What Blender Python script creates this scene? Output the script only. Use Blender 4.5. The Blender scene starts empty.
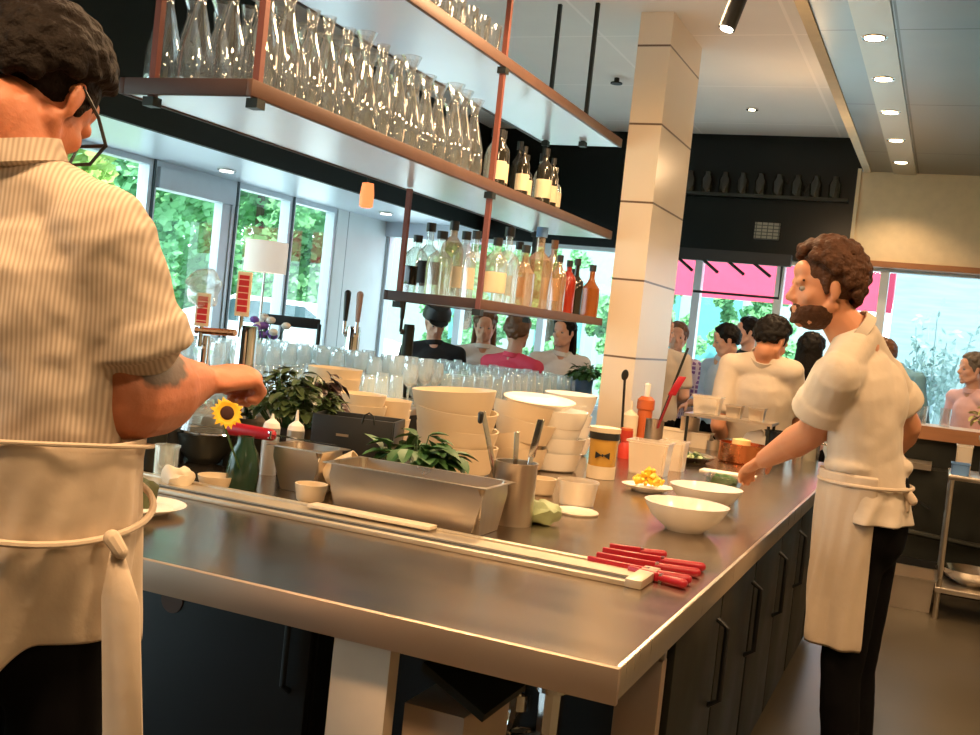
import bpy, bmesh, math, random
from mathutils import Vector as V, Matrix, noise
random.seed(7)
PI=math.pi
COL=bpy.context.scene.collection
# ---------------------------------------------------------------- camera model of the photograph
FPX=1070.46; YAW=.4011; PITCH=-.03965; ROLL=.10582
_cy,_sy=math.cos(YAW),math.sin(YAW)
_f=V((-_sy*math.cos(PITCH),_cy*math.cos(PITCH),math.sin(PITCH)))
_r0=V((_cy,_sy,0)); _u0=_r0.cross(_f)
CR=_r0*math.cos(ROLL)+_u0*math.sin(ROLL)
CU=-_r0*math.sin(ROLL)+_u0*math.cos(ROLL)
CF=_f; CP=V((0,0,1.45))
def ray(x,y): return CF+CR*((x-490)/FPX)-CU*((y-367.5)/FPX)
def AD(x,y,d): return CP+ray(x,y)*d
def AZ(x,y,z): r=ray(x,y); return CP+r*((z-1.45)/r.z)
def AX(x,y,X): r=ray(x,y); return CP+r*(X/r.x)
def AY(x,y,Y): r=ray(x,y); return CP+r*(Y/r.y)
RT=V((_cy,_sy,0)); FW=V((-_sy,_cy,0)); UP=V((0,0,1))
cam=bpy.data.cameras.new('camera'); co=bpy.data.objects.new('camera',cam); COL.objects.link(co)
cam.sensor_width=36; cam.lens=FPX/980*36; cam.clip_end=200; cam.clip_start=.05
co.matrix_world=Matrix(((CR.x,CU.x,-CF.x,CP.x),(CR.y,CU.y,-CF.y,CP.y),(CR.z,CU.z,-CF.z,CP.z),(0,0,0,1)))
bpy.context.scene.camera=co
# ---------------------------------------------------------------- materials
def node(nt,t,**k):
    n=nt.nodes.new(t)
    for a,b in k.items():
        if a.startswith('i_'): n.inputs[a[2:].replace('_',' ')].default_value=b
        else: setattr(n,a,b)
    return n
def mat(name,col,rough=.5,metal=0,noise_amt=.12,noise_scale=12,bump=0,bump_scale=60,emit=0,spec=None,stretch=None,sheen=0,sss=0,alpha=1,coat=0):
    m=bpy.data.materials.new(name); m.use_nodes=True; nt=m.node_tree; b=nt.nodes['Principled BSDF']
    L=nt.links.new
    b.inputs['Roughness'].default_value=rough; b.inputs['Metallic'].default_value=metal
    if spec is not None: b.inputs['Specular IOR Level'].default_value=spec
    if coat: b.inputs['Coat Weight'].default_value=coat
    if sheen: b.inputs['Sheen Weight'].default_value=sheen
    tc=node(nt,'ShaderNodeTexCoord'); mp=node(nt,'ShaderNodeMapping'); L(tc.outputs['Object'],mp.inputs[0])
    if stretch: mp.inputs['Scale'].default_value=stretch
    nz=node(nt,'ShaderNodeTexNoise'); nz.inputs['Scale'].default_value=noise_scale; nz.inputs['Detail'].default_value=4
    L(mp.outputs[0],nz.inputs['Vector'])
    cr=node(nt,'ShaderNodeMix',data_type='RGBA')
    c=V(col[:3])
    cr.inputs[6].default_value=(*(c*(1-noise_amt)),1); cr.inputs[7].default_value=(*[min(1,v) for v in c*(1+noise_amt)],1)
    L(nz.outputs['Fac'],cr.inputs[0]); L(cr.outputs[2],b.inputs['Base Color'])
    if emit:
        b.inputs['Emission Color'].default_value=(*col[:3],1); b.inputs['Emission Strength'].default_value=emit
    if sss:
        b.inputs['Subsurface Weight'].default_value=sss; b.inputs['Subsurface Radius'].default_value=(.02,.008,.004); b.inputs['Subsurface Scale'].default_value=.3
    if bump:
        n2=node(nt,'ShaderNodeTexNoise'); n2.inputs['Scale'].default_value=bump_scale; n2.inputs['Detail'].default_value=5; L(mp.outputs[0],n2.inputs['Vector'])
        bp=node(nt,'ShaderNodeBump'); bp.inputs['Strength'].default_value=bump; bp.inputs['Distance'].default_value=.01; L(n2.outputs['Fac'],bp.inputs['Height']); L(bp.outputs[0],b.inputs['Normal'])
    if metal>.5:
        rr=node(nt,'ShaderNodeMapRange'); rr.inputs['To Min'].default_value=rough*.8; rr.inputs['To Max'].default_value=min(1,rough*1.35)
        L(nz.outputs['Fac'],rr.inputs[0]); L(rr.outputs[0],b.inputs['Roughness'])
    return m
def glass(name,tint=(1,1,1),gloss=.12,rough=.02,haze=0,hazecol=(.8,.85,.88)):
    m=bpy.data.materials.new(name); m.use_nodes=True; nt=m.node_tree; L=nt.links.new
    for n in list(nt.nodes):
        if n.type=='BSDF_PRINCIPLED': nt.nodes.remove(n)
    out=[n for n in nt.nodes if n.type=='OUTPUT_MATERIAL'][0]
    t=node(nt,'ShaderNodeBsdfTransparent'); t.inputs[0].default_value=(*tint,1)
    g=node(nt,'ShaderNodeBsdfGlossy'); g.inputs['Roughness'].default_value=rough
    lw=node(nt,'ShaderNodeLayerWeight'); lw.inputs['Blend'].default_value=.35
    mr=node(nt,'ShaderNodeMapRange'); mr.inputs['To Min'].default_value=gloss*.4; mr.inputs['To Max'].default_value=min(1,gloss*5)
    L(lw.outputs['Facing'],mr.inputs[0]); mx=node(nt,'ShaderNodeMixShader')
    L(mr.outputs[0],mx.inputs[0]); L(t.outputs[0],mx.inputs[1]); L(g.outputs[0],mx.inputs[2]); L(mx.outputs[0],out.inputs[0])
    if haze:
        df=node(nt,'ShaderNodeBsdfTranslucent'); df.inputs[0].default_value=(*hazecol,1); d2=node(nt,'ShaderNodeBsdfDiffuse'); d2.inputs[0].default_value=(*hazecol,1)
        a=node(nt,'ShaderNodeAddShader'); L(df.outputs[0],a.inputs[0]); L(d2.outputs[0],a.inputs[1])
        m2=node(nt,'ShaderNodeMixShader'); m2.inputs[0].default_value=haze; L(mx.outputs[0],m2.inputs[1]); L(a.outputs[0],m2.inputs[2]); L(m2.outputs[0],out.inputs[0])
    return m
def stripes(name,c1,c2,scale,rough=.8):
    m=mat(name,c1,rough,noise_amt=.05); nt=m.node_tree; L=nt.links.new; b=nt.nodes['Principled BSDF']
    tc=node(nt,'ShaderNodeTexCoord'); mp=node(nt,'ShaderNodeMapping'); mp.inputs['Rotation'].default_value=(0,0,-.5)
    w=node(nt,'ShaderNodeTexWave'); w.wave_type='BANDS'; w.bands_direction='X'; w.inputs['Scale'].default_value=scale; w.inputs['Distortion'].default_value=.6; w.inputs['Detail Scale'].default_value=.5
    L(tc.outputs['Object'],mp.inputs[0]); L(mp.outputs[0],w.inputs[0])
    mx=node(nt,'ShaderNodeMix',data_type='RGBA'); mx.inputs[6].default_value=(*c1,1); mx.inputs[7].default_value=(*c2,1)
    L(w.outputs['Fac'],mx.inputs[0]); L(mx.outputs[2],b.inputs['Base Color'])
    n2=node(nt,'ShaderNodeTexNoise'); n2.inputs['Scale'].default_value=9; L(tc.outputs['Object'],n2.inputs['Vector'])
    bp=node(nt,'ShaderNodeBump'); bp.inputs['Strength'].default_value=.5; bp.inputs['Distance'].default_value=.03; L(n2.outputs['Fac'],bp.inputs['Height']); L(bp.outputs[0],b.inputs['Normal'])
    return m
def grid_mat(name,col,line,sx,sy,sz,w=.01,off=(0,0,0),rough=.6,metal=0,naxes='xy',namt=.08,coat=0):
    """panels with thin joint lines, in object space; s* = panel pitch in metres (0 = no joints on that axis)"""
    m=mat(name,col,rough,metal,noise_amt=namt,noise_scale=3,coat=coat); nt=m.node_tree; L=nt.links.new; b=nt.nodes['Principled BSDF']
    tc=node(nt,'ShaderNodeTexCoord'); sp=node(nt,'ShaderNodeSeparateXYZ'); L(tc.outputs['Object'],sp.inputs[0])
    acc=None
    for i,s in enumerate((sx,sy,sz)):
        if not s: continue
        a=node(nt,'ShaderNodeMath',operation='ADD'); a.inputs[1].default_value=100*s-off[i]; L(sp.outputs[i],a.inputs[0])
        d=node(nt,'ShaderNodeMath',operation='MODULO'); d.inputs[1].default_value=s; L(a.outputs[0],d.inputs[0])
        l=node(nt,'ShaderNodeMath',operation='LESS_THAN'); l.inputs[1].default_value=w; L(d.outputs[0],l.inputs[0])
        if acc is None: acc=l
        else:
            x=node(nt,'ShaderNodeMath',operation='MAXIMUM'); L(acc.outputs[0],x.inputs[0]); L(l.outputs[0],x.inputs[1]); acc=x
    src=b.inputs['Base Color'].links[0].from_socket
    mx=node(nt,'ShaderNodeMix',data_type='RGBA'); L(acc.outputs[0],mx.inputs[0]); L(src,mx.inputs[6]); mx.inputs[7].default_value=(*line,1); L(mx.outputs[2],b.inputs['Base Color'])
    return m
M={}
M['steel']=mat('brushed_steel',(.66,.58,.48),.28,.96,.1,6,stretch=(1,14,1))
M['steeltop']=mat('worktop_steel',(.38,.31,.24),.22,1,.09,2.2,stretch=(1,5,1))
M['steelb']=mat('bright_steel',(.72,.70,.67),.16,1,.06)
M['steeld']=mat('dark_steel',(.030,.032,.026),.42,.6,.25,5)
M['edge']=mat('edge_steel',(.62,.47,.36),.42,.9,.04,2)
M['panelp']=mat('pale_beige_panel',(.78,.62,.46),.5)
M['black']=mat('black_paint',(.008,.009,.010),.5)
M['blackglass']=mat('black_gloss_panel',(.006,.009,.008),.25,0,.3,2,spec=.25)
M['blackplastic']=mat('black_plastic',(.015,.017,.018),.4)
M['greenblack']=mat('dark_green_wall',(.006,.012,.011),.6,spec=.2)
M['chrome']=mat('chrome',(.8,.8,.8),.07,1,.02)
M['copper']=mat('copper_pot_metal',(.75,.26,.10),.25,1,.1)
M['copperrod']=mat('copper_rod',(.21,.065,.045),.5,.2,.1)
M['shelfedge']=mat('shelf_copper_edge',(.125,.062,.040),.5,.1,.2,10)
M['shelfdark']=mat('shelf_dark_end',(.055,.028,.024),.6,0,.15)
M['shelfpan']=mat('shelf_satin_panel',(.76,.82,.94),.25,.25,.05,2)  # blue of the window daylight is put into this panel colour
M['white']=mat('white_china',(.86,.82,.74),.22,0,.03)
M['cream']=mat('cream_china',(.74,.60,.41),.35,0,.05)
M['paper']=mat('white_paper',(.85,.8,.72),.8)
M['board']=mat('cream_board',(.78,.66,.48),.6)
M['red']=mat('red_plastic',(.36,.006,.016),.35)
M['redbright']=mat('red_sauce',(.50,.035,.018),.4)
M['orange']=mat('orange_plastic',(.55,.12,.03),.4)
M['yellowfood']=mat('yellow_pepper',(.9,.48,.02),.45,0,.25,30)
M['amber']=mat('amber_liquid',(.60,.34,.06),.25)
M['green']=mat('leaf_green',(.038,.115,.028),.5,0,.5,14)
M['greenl']=mat('lettuce_green',(.34,.40,.20),.5,0,.4,25)
M['herb']=mat('herb_dark_leaf',(.055,.085,.028),.35,0,.6,14)
M['purpleleaf']=mat('dark_purple_leaf',(.06,.03,.025),.35,0,.4,14)
M['petal']=mat('yellow_petal',(.95,.55,.02),.6)
M['flowerc']=mat('flower_centre',(.05,.015,.01),.9)
M['plastic']=glass('clear_plastic',(.94,.92,.88),.3,.15)
M['deli']=mat('frosted_plastic',(.72,.64,.52),.4,0,.05)
M['glass']=glass('clear_glass',(.95,.96,.965),.17,.02,.035,(.5,.52,.52))
M['glassb']=glass('bar_glass',(.97,.99,1),.42,.03,.14,(.80,.93,1))
M['pane']=glass('window_pane',(.93,.98,.98),.05,.01)
M['bdark']=mat('dark_bottle_glass',(.02,.018,.012),.1,0,.1,coat=.5)
M['bbrown']=mat('whisky_bottle',(.30,.085,.015),.12,0,.2,coat=.5)
M['bred']=mat('red_amber_bottle',(.30,.025,.012),.12,0,.2,coat=.5)
M['bclear']=glass('spirit_bottle_glass',(.92,.95,.94),.25,.03,.10,(.8,.8,.74))
M['bgold']=glass('gold_spirit_bottle_glass',(.86,.72,.58),.25,.03,.25,(.42,.28,.17))
M['label']=mat('cream_label',(.75,.62,.42),.7)
M['skinA']=mat('skin_ruddy',(.56,.20,.10),.5,0,.12,14,sss=.15,bump=.15,bump_scale=90)
M['skinB']=mat('skin_tan',(.62,.27,.14),.5,0,.08,14,sss=.15)
M['skinC']=mat('skin_light',(.70,.38,.26),.5,0,.06,14,sss=.1)
M['tattoo']=mat('tattoo_ink_skin',(.045,.040,.03),.6,0,.5,40)
M['hairA']=mat('hair_dark_brown',(.010,.006,.004),.65,0,.5,40,bump=.8,bump_scale=70,spec=.12)
M['hairB']=mat('hair_curly_brown',(.075,.030,.013),.6,0,.6,40,bump=.9,bump_scale=90,spec=.2)
M['hairC']=mat('hair_black',(.010,.008,.007),.55,0,.4,40,bump=.5,bump_scale=70,spec=.15)
M['hairD']=mat('hair_auburn',(.16,.07,.03),.5,0,.4,40,bump=.5)
M['hairG']=mat('hair_greying',(.16,.13,.10),.6,0,.5,60,bump=.5)
M['shirtA']=stripes('pinstripe_shirt_cloth',(.66,.54,.42),(.46,.35,.26),50)
M['shirtB']=mat('cream_shirt_cloth',(.64,.53,.41),.85,0,.05,9,bump=.4,bump_scale=14,sheen=.2)
M['apron']=mat('cream_apron_cloth',(.62,.49,.36),.85,0,.06,9,bump=.45,bump_scale=11,sheen=.2)
M['pants']=mat('black_trouser_cloth',(.005,.0045,.005),.9,0,.2,spec=.08)
M['blacktee']=mat('black_tee_cloth',(.012,.014,.018),.85)
M['whitetop']=mat('white_top_cloth',(.75,.72,.70),.85)
M['pink']=mat('coral_pink_cloth',(.85,.06,.12),.7)
M['bluecl']=mat('light_blue_cloth',(.18,.42,.60),.85)
M['palepink']=mat('pale_pink_cloth',(.75,.45,.42),.85)
M['paleblue']=mat('pale_blue_cloth',(.45,.55,.72),.85)
M['plaid']=grid_mat('purple_plaid_cloth',(.22,.10,.30),(.7,.6,.7),.04,.04,.04,w=.012,rough=.85)
M['leather']=mat('black_shoe_leather',(.01,.01,.01),.4)
M['eye']=mat('eye_white',(.30,.27,.24),.35)
M['iris']=mat('dark_iris',(.02,.012,.01),.1)
M['wood']=mat('wood_brown',(.32,.14,.06),.45,0,.25,4,stretch=(1,8,8))
M['tile']=grid_mat('column_tile',(.80,.68,.53),(.16,.10,.06),0,0,.465,w=.012,off=(0,0,.405),rough=.3,namt=.03)
M['fabricshade']=mat('lamp_shade_cloth',(.80,.76,.70),.9)
M['carpaint']=mat('white_car_paint',(.85,.85,.85),.2)
M['tyre']=mat('tyre_rubber',(.02,.02,.02),.8)
M['carglass']=mat('car_window',(.05,.09,.11),.05)
M['foliage']=mat('tree_foliage',(.20,.50,.22),.7,0,.4,1.2)
M['foliagel']=mat('light_tree_foliage',(.42,.62,.16),.7,0,.4,3)
M['bark']=mat('tree_bark',(.12,.09,.06),.9)
M['bluecard']=mat('blue_packaging',(.10,.22,.45),.5)
M['purple']=mat('purple_flower',(.22,.10,.45),.6)
# ---------------------------------------------------------------- mesh helpers
class MB:
    def __init__(s): s.bm=bmesh.new()
    def box(s,a,b,bev=0):
        a=V(a);b=V(b); c=(a+b)/2; d=b-a
        r=bmesh.ops.create_cube(s.bm,size=1,matrix=Matrix.Translation(c)@Matrix.Diagonal((abs(d.x),abs(d.y),abs(d.z),1)))
        if bev:
            es=list({e for v in r['verts'] for e in v.link_edges}); bmesh.ops.bevel(s.bm,geom=es,offset=bev,segments=2,affect='EDGES',profile=.5)
        return s
    def obox(s,c,ax,ay,az,bev=0):
        """oriented box: centre and three half-extent vectors"""
        m=Matrix(((ax[0]*2,ay[0]*2,az[0]*2,c[0]),(ax[1]*2,ay[1]*2,az[1]*2,c[1]),(ax[2]*2,ay[2]*2,az[2]*2,c[2]),(0,0,0,1)))
        r=bmesh.ops.create_cube(s.bm,size=1,matrix=m)
        if bev:
            es=list({e for v in r['verts'] for e in v.link_edges}); bmesh.ops.bevel(s.bm,geom=es,offset=bev,segments=2,affect='EDGES',profile=.5)
        return s
    def lathe(s,prof,c=(0,0,0),axis=(0,0,1),n=28,sx=1,sy=1):
        """profile [(r,z)...] turned about an axis; closes where r=0"""
        c=V(c); q=V(axis).normalized().to_track_quat('Z','Y').to_matrix(); rings=[]
        for r,z in prof:
            if r<1e-6: rings.append([s.bm.verts.new(c+q@V((0,0,z)))])
            else: rings.append([s.bm.verts.new(c+q@V((r*sx*math.cos(2*PI*i/n),r*sy*math.sin(2*PI*i/n),z))) for i in range(n)])
        for a,b in zip(rings,rings[1:]):
            if len(a)==1 and len(b)==1: continue
            for i in range(n):
                j=(i+1)%n
                if len(a)==1: f=(a[0],b[j],b[i])
                elif len(b)==1: f=(a[i],a[j],b[0])
                else: f=(a[i],a[j],b[j],b[i])
                try: s.bm.faces.new(f)
                except ValueError: pass
        return s
    def cyl(s,c,r,h,axis=(0,0,1),n=24,r2=None):
        return s.lathe([(0,0),(r,0),(r if r2 is None else r2,h),(0,h)],c,axis,n)
    def tube(s,pts,r,n=10,r2=None,cap=True):
        pts=[V(p) for p in pts]; rings=[]; k=len(pts)
        prev=None
        for i,p in enumerate(pts):
            d=(pts[min(i+1,k-1)]-pts[max(i-1,0)]).normalized()
            if prev is None: a=d.orthogonal().normalized()
            else: a=(prev-d*prev.dot(d)).normalized()
            prev=a; b=d.cross(a); rr=r if r2 is None else r+(r2-r)*i/(k-1)
            rings.append([s.bm.verts.new(p+(a*math.cos(2*PI*j/n)+b*math.sin(2*PI*j/n))*rr) for j in range(n)])
        for x,y in zip(rings,rings[1:]):
            for j in range(n): s.bm.faces.new((x[j],x[(j+1)%n],y[(j+1)%n],y[j]))
        if cap:
            s.bm.faces.new(rings[0][::-1]); s.bm.faces.new(rings[-1])
        return s
    def el(s,c,f,u,rad,seg=16,rings=10):
        """ellipsoid; local axes forward f, up u; rad=(fwd,side,up)"""
        f=V(f).normalized(); u=V(u); u=(u-f*u.dot(f)).normalized(); t=u.cross(f)
        m=Matrix(((f.x*rad[0],t.x*rad[1],u.x*rad[2],c[0]),(f.y*rad[0],t.y*rad[1],u.y*rad[2],c[1]),(f.z*rad[0],t.z*rad[1],u.z*rad[2],c[2]),(0,0,0,1)))
        nv=s.bm.verts.new; g=[]
        for i in range(1,rings):
            t_=PI*i/rings; z=math.cos(t_); q=math.sin(t_)
            g.append([nv(m@V((q*math.cos(2*PI*j/seg),q*math.sin(2*PI*j/seg),z))) for j in range(seg)])
        a=nv(m@V((0,0,1))); e=nv(m@V((0,0,-1))); nf=s.bm.faces.new
        for j in range(seg):
            k=(j+1)%seg; nf((g[0][j],g[0][k],a)); nf((g[-1][k],g[-1][j],e))
            for x,y in zip(g,g[1:]): nf((x[j],y[j],y[k],x[k]))
        return s
    def rc(s,p0,p1,r0,r1,side=None,ratio=1,n=16,capf=1):
        """tapered round-ended limb, optionally flattened across `side`"""
        p0=V(p0);p1=V(p1); d=p1-p0; L=d.length
        if L<1e-6: return s
        d/=L; a=V(side) if side is not None else d.orthogonal(); a=(a-d*a.dot(d)).normalized(); b=d.cross(a)
        st=[]
        for k in range(4): t=PI/2*(k+1)/4-PI/2; st.append((-0,r0*math.cos(t-0) if k<3 else r0,r0*math.sin(t)*capf))
        rows=[]
        for k in range(1,5): t=-PI/2+PI/2*k/4; rows.append((p0+d*(r0*math.sin(t)*capf),r0*math.cos(t)))
        for k in range(0,4): t=PI/2*k/4; rows.append((p1+d*(r1*math.sin(t)*capf),r1*math.cos(t)))
        rg=[[s.bm.verts.new(c+a*(r*math.cos(2*PI*j/n))+b*(r*ratio*math.sin(2*PI*j/n))) for j in range(n)] for c,r in rows]
        for x,y in zip(rg,rg[1:]):
            for j in range(n): s.bm.faces.new((x[j],x[(j+1)%n],y[(j+1)%n],y[j]))
        e0=s.bm.verts.new(p0-d*r0*capf); e1=s.bm.verts.new(p1+d*r1*capf)
        for j in range(n): s.bm.faces.new((rg[0][(j+1)%n],rg[0][j],e0)); s.bm.faces.new((rg[-1][j],rg[-1][(j+1)%n],e1))
        return s
    def prism(s,pts,h,axis=V((0,0,1))):
        a=[s.bm.verts.new(V(p)) for p in pts]; b=[s.bm.verts.new(V(p)+V(axis)*h) for p in pts]; n=len(a)
        s.bm.faces.new(a[::-1]); s.bm.faces.new(b)
        for i in range(n): s.bm.faces.new((a[i],a[(i+1)%n],b[(i+1)%n],b[i]))
        return s
    def quad(s,*p):
        s.bm.faces.new([s.bm.verts.new(V(q)) for q in p]); return s
    def build(s,name,m,parent=None,loc=None,smooth=True,ang=35,**t):
        bm=s.bm
        bmesh.ops.recalc_face_normals(bm,faces=bm.faces)
        o0=V(loc) if loc is not None else V((0,0,0))
        if loc is None and parent is None and bm.verts:
            xs=[v.co for v in bm.verts]; lo=V([min(c[i] for c in xs) for i in range(3)]); hi=V([max(c[i] for c in xs) for i in range(3)])
            o0=V(((lo.x+hi.x)/2,(lo.y+hi.y)/2,lo.z)); bmesh.ops.translate(bm,verts=bm.verts,vec=-o0)
        elif parent is not None and loc is None:
            bmesh.ops.translate(bm,verts=bm.verts,vec=-base(parent))
        if smooth:
            for f in bm.faces: f.smooth=True
            for e in bm.edges:
                if len(e.link_faces)==2 and e.calc_face_angle(0)>math.radians(ang): e.smooth=False
        me=bpy.data.meshes.new(name); bm.to_mesh(me); bm.free(); me.materials.append(M[m] if isinstance(m,str) else m)
        o=bpy.data.objects.new(name,me); COL.objects.link(o)
        if parent is None: o.location=o0
        else: o.parent=parent
        tag(o,**t); return o
def base(p):
    v=V(p.location)
    while p.parent: p=p.parent; v+=V(p.location)
    return v
def tag(o,label=None,cat=None,group=None,kind=None):
    if label: o['label']=label
    if cat: o['category']=cat
    if group: o['group']=group
    if kind: o['kind']=kind
    return o
def thing(name,loc,label,cat,group=None):
    o=bpy.data.objects.new(name,None); COL.objects.link(o); o.location=V(loc); o.empty_display_size=.05
    return tag(o,label,cat,group)
def struct(name,mb,m,parent=None,**k):
    o=mb.build(name,m,parent,**k)
    if parent is None: o['kind']='structure'
    return o
def copy_tree(o,parent=None):
    c=o.copy(); COL.objects.link(c)
    if parent: c.parent=parent
    for ch in list(o.children): copy_tree(ch,c)
    return c
_tex={}
def cloud(size):
    if size not in _tex:
        t=bpy.data.textures.new('folds','CLOUDS'); t.noise_scale=size; t.noise_depth=2; _tex[size]=t
    return _tex[size]
def soften(o,vox=.008,it=6,disp=0,dsize=.08,fac=.6):
    m=o.modifiers.new('remesh','REMESH'); m.mode='VOXEL'; m.voxel_size=vox; m.use_smooth_shade=True
    if it:
        s=o.modifiers.new('smooth','SMOOTH'); s.factor=fac; s.iterations=it
    if disp:
        d=o.modifiers.new('folds','DISPLACE'); d.texture=cloud(dsize); d.strength=disp; d.mid_level=.5; d.texture_coords='LOCAL'
    return o
# ================================================================ THE ROOM
def S(name,a,b,m,parent=None,bev=0): return struct(name,MB().box(a,b,bev),M[m] if isinstance(m,str) else m,parent)
M['concrete']=mat('polished_concrete',(.075,.060,.038),.33,0,.4,1.6)
M['ceil']=grid_mat('white_ceiling_panel',(.84,.78,.70),(.95,.88,.80),1.22,1.3,0,w=.02,off=(.33,.4,0),rough=.7,namt=.05)
M['metalceil']=grid_mat('brushed_metal_ceiling',(.26,.25,.22),(.08,.07,.05),1.1,1.6,0,w=.012,off=(.6,.3,0),rough=.3,metal=.85,namt=.3)
M['trough']=mat('light_trough_metal',(.55,.50,.40),.35,.7,.1)
M['wallcream']=mat('cream_wall_paint',(.66,.56,.38),.8)
M['soffit']=mat('pale_soffit_panel',(.76,.84,.94),.30,.15,.04,1)
M['greypanel']=grid_mat('pale_grey_wall_panel',(.86,.92,.93),(.35,.40,.42),0,.78,0,w=.015,off=(0,.45,0),rough=.5)
M['frame']=mat('grey_aluminium_frame',(.62,.70,.76),.35,.2,.05)
M['framed']=mat('dark_teal_gasket',(.02,.06,.07),.4)
M['darkwall']=mat('dark_back_wall',(.03,.028,.025),.7)
XL=-5.55; YF=9.9
S('floor',(-5.6,-2.5,-.1),(3.2,10.2,0),'concrete')
S('ceiling',(-4.45,-2.5,3.4),(-.82,9.9,3.5),'ceil')
o=S('ceiling_metal',(-.82,-2.5,3.1),(3.2,9.9,3.2),'metalceil')
S('ceiling_trim',(-.84,-2.5,3.09),(-.78,9.9,3.4),'wallcream')
S('ceiling_soffit',(-5.6,-2.5,2.4),(-4.45,9.9,2.5),'soffit')
S('wall_bulkhead',(-4.47,-2.5,2.38),(-4.43,9.9,3.4),'greenblack')
S('wall_back',(-5.6,-2.6,0),(3.2,-2.5,3.5),'darkwall')
S('wall_right',(3.1,-2.5,0),(3.2,10,3.5),'wallcream')
# far wall: black glazed hood on the left, cream panel on the right, windows below
S('wall_far_bulkhead',(-4.43,9.8,2.30),(-.86,9.95,3.4),'blackglass')
S('wall_far_panel',(-.86,9.72,2.34),(3.1,9.95,3.1),'wallcream')
S('trim_1',(-.86,9.68,2.29),(3.1,9.95,2.34),'wood')
S('trim_2',(-.89,9.70,2.29),(-.86,9.95,3.12),'wallcream')
S('wall_far_soffit',(-5.6,9.8,2.25),(-4.43,9.95,2.5),'soffit')
S('wall_far_sill',(-5.6,9.82,0),(3.1,9.95,.75),'greypanel')
# dim shelves with jars seen in the black glazed hood
sh=S('wall_far_ledge',(-2.6,9.72,2.83),(-.95,9.80,2.86),'steeld')
for k in range(9):
    j=MB().lathe([(0,0),(.05,0),(.055,.12),(.03,.16),(.03,.19),(0,.19)],(0,0,0)).build('storage_jar','bdark',loc=(-2.35+.16*k,9.76,2.86))
    tag(j,'dark glass jar on the high black ledge in front of the far wall','jar','jars on the high black ledge')
nt=MB().box((-1.72,9.775,2.47),(-1.50,9.80,2.62)).build('wall_notice',grid_mat('printed_notice',(.30,.28,.22),(.05,.05,.04),.05,0,.03,w=.008)); tag(nt,'small pale printed notice fixed on the black far wall','notice')
# hood rack hanging in front of the far windows
t=thing('hanging_rack',(-2.0,9.3,2.0),'black hanging rack with slanted arms below the black far wall','rack')
MB().box((-2.6,9.25,2.20),(-1.30,9.33,2.30)).build('top_rail','black',t)
for k in range(5): MB().tube([(-2.5+.22*k,9.29,2.22),(-2.32+.22*k,9.15,2.10)],.014).build('slanted_arm','black',t)
MB().tube([(-2.1,9.29,1.93),(-1.37,9.29,1.93),(-1.37,9.29,2.25)],.012).build('hanging_bar','black',t)
# windows: left wall (X=XL), one object per opening, its pane and frame as parts
def winX(n,y0,y1,z0,z1,door=False):
    f=MB(); w=.045
    f.box((XL-.05,y0,z0),(XL+.05,y0+w,z1)).box((XL-.05,y1-w,z0),(XL+.05,y1,z1)).box((XL-.05,y0+w,z1-w),(XL+.05,y1-w,z1)).box((XL-.05,y0+w,z0),(XL+.05,y1-w,z0+w))
    o=struct('window_%d'%n,f,'frame')
    g=struct('gasket',MB().box((XL+.05,y0-.004,z0),(XL+.058,y0+.02,z1)),'framed',o)
    struct('pane',MB().quad((XL,y0+w,z0+w),(XL,y1-w,z0+w),(XL,y1-w,z1-w),(XL,y0+w,z1-w)),'pane',o)
    if door:
        struct('door_frame',MB().box((XL-.06,y0+.045,z1-.2),(XL+.08,y1-.045,z1-.045)).box((XL-.04,y1-.16,z0+.045),(XL+.04,y1-.05,z1-.2)),'frame',o)
    return o
ys=[-2.5,-1.0,.7,2.6,4.4,5.3,6.27]
for k in range(6): winX(k+1,ys[k],ys[k+1],.35,2.4)
winX(7,6.27,7.28,.1,2.4,True); winX(8,7.28,8.10,.35,2.4); winX(9,8.10,8.85,.35,2.4)
S('wall_left_sill',(XL-.06,-2.5,0),(XL+.06,6.27,.35),'greypanel'); S('wall_left_sill_far',(XL-.06,7.28,0),(XL+.06,8.85,.35),'greypanel')
S('wall_left_threshold',(XL-.06,6.27,0),(XL+.06,7.28,.1),'greypanel')
S('wall_left',(XL-.06,8.85,0),(XL+.06,9.9,2.4),'greypanel')
for i,(xc,yc) in enumerate(((-5.1,6.6),(-5.0,8.9))):
    d=MB().cyl((0,0,0),.07,.012).build('soffit_downlight','steelb',loc=(xc,yc,2.385)); tag(d,['small round downlight in the pale soffit above the glass door','small round downlight in the pale soffit by the grey wall panel'][i],'ceiling light','soffit downlights')
    b=MB().cyl(V((xc,yc,2.381)),.05,.004).build('lamp',mat('downlight_glow',(1,.9,.8),emit=8),d)
# far wall windows
def winY(n,x0,x1,z0,z1):
    f=MB(); w=.035; Y=YF
    f.box((x0,Y-.05,z0),(x0+w,Y+.05,z1)).box((x1-w,Y-.05,z0),(x1,Y+.05,z1)).box((x0+w,Y-.05,z1-w),(x1-w,Y+.05,z1)).box((x0+w,Y-.05,z0),(x1-w,Y+.05,z0+w))
    o=struct('window_%d'%n,f,'frame')
    struct('pane',MB().quad((x0+w,Y,z0+w),(x1-w,Y,z0+w),(x1-w,Y,z1-w),(x0+w,Y,z1-w)),'pane',o)
xs=[-5.49,-4.6,-3.7,-2.95,-2.2,-1.46,-.58,.9,2.0,3.1]
for k in range(9): winY(10+k,xs[k],xs[k+1],.75,2.3)
# tiled column between the shelves and the cooks
col=struct('column_tiled',MB().box((-1.905,6.22,0),(-1.705,7.0,3.4)),'tile')
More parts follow.
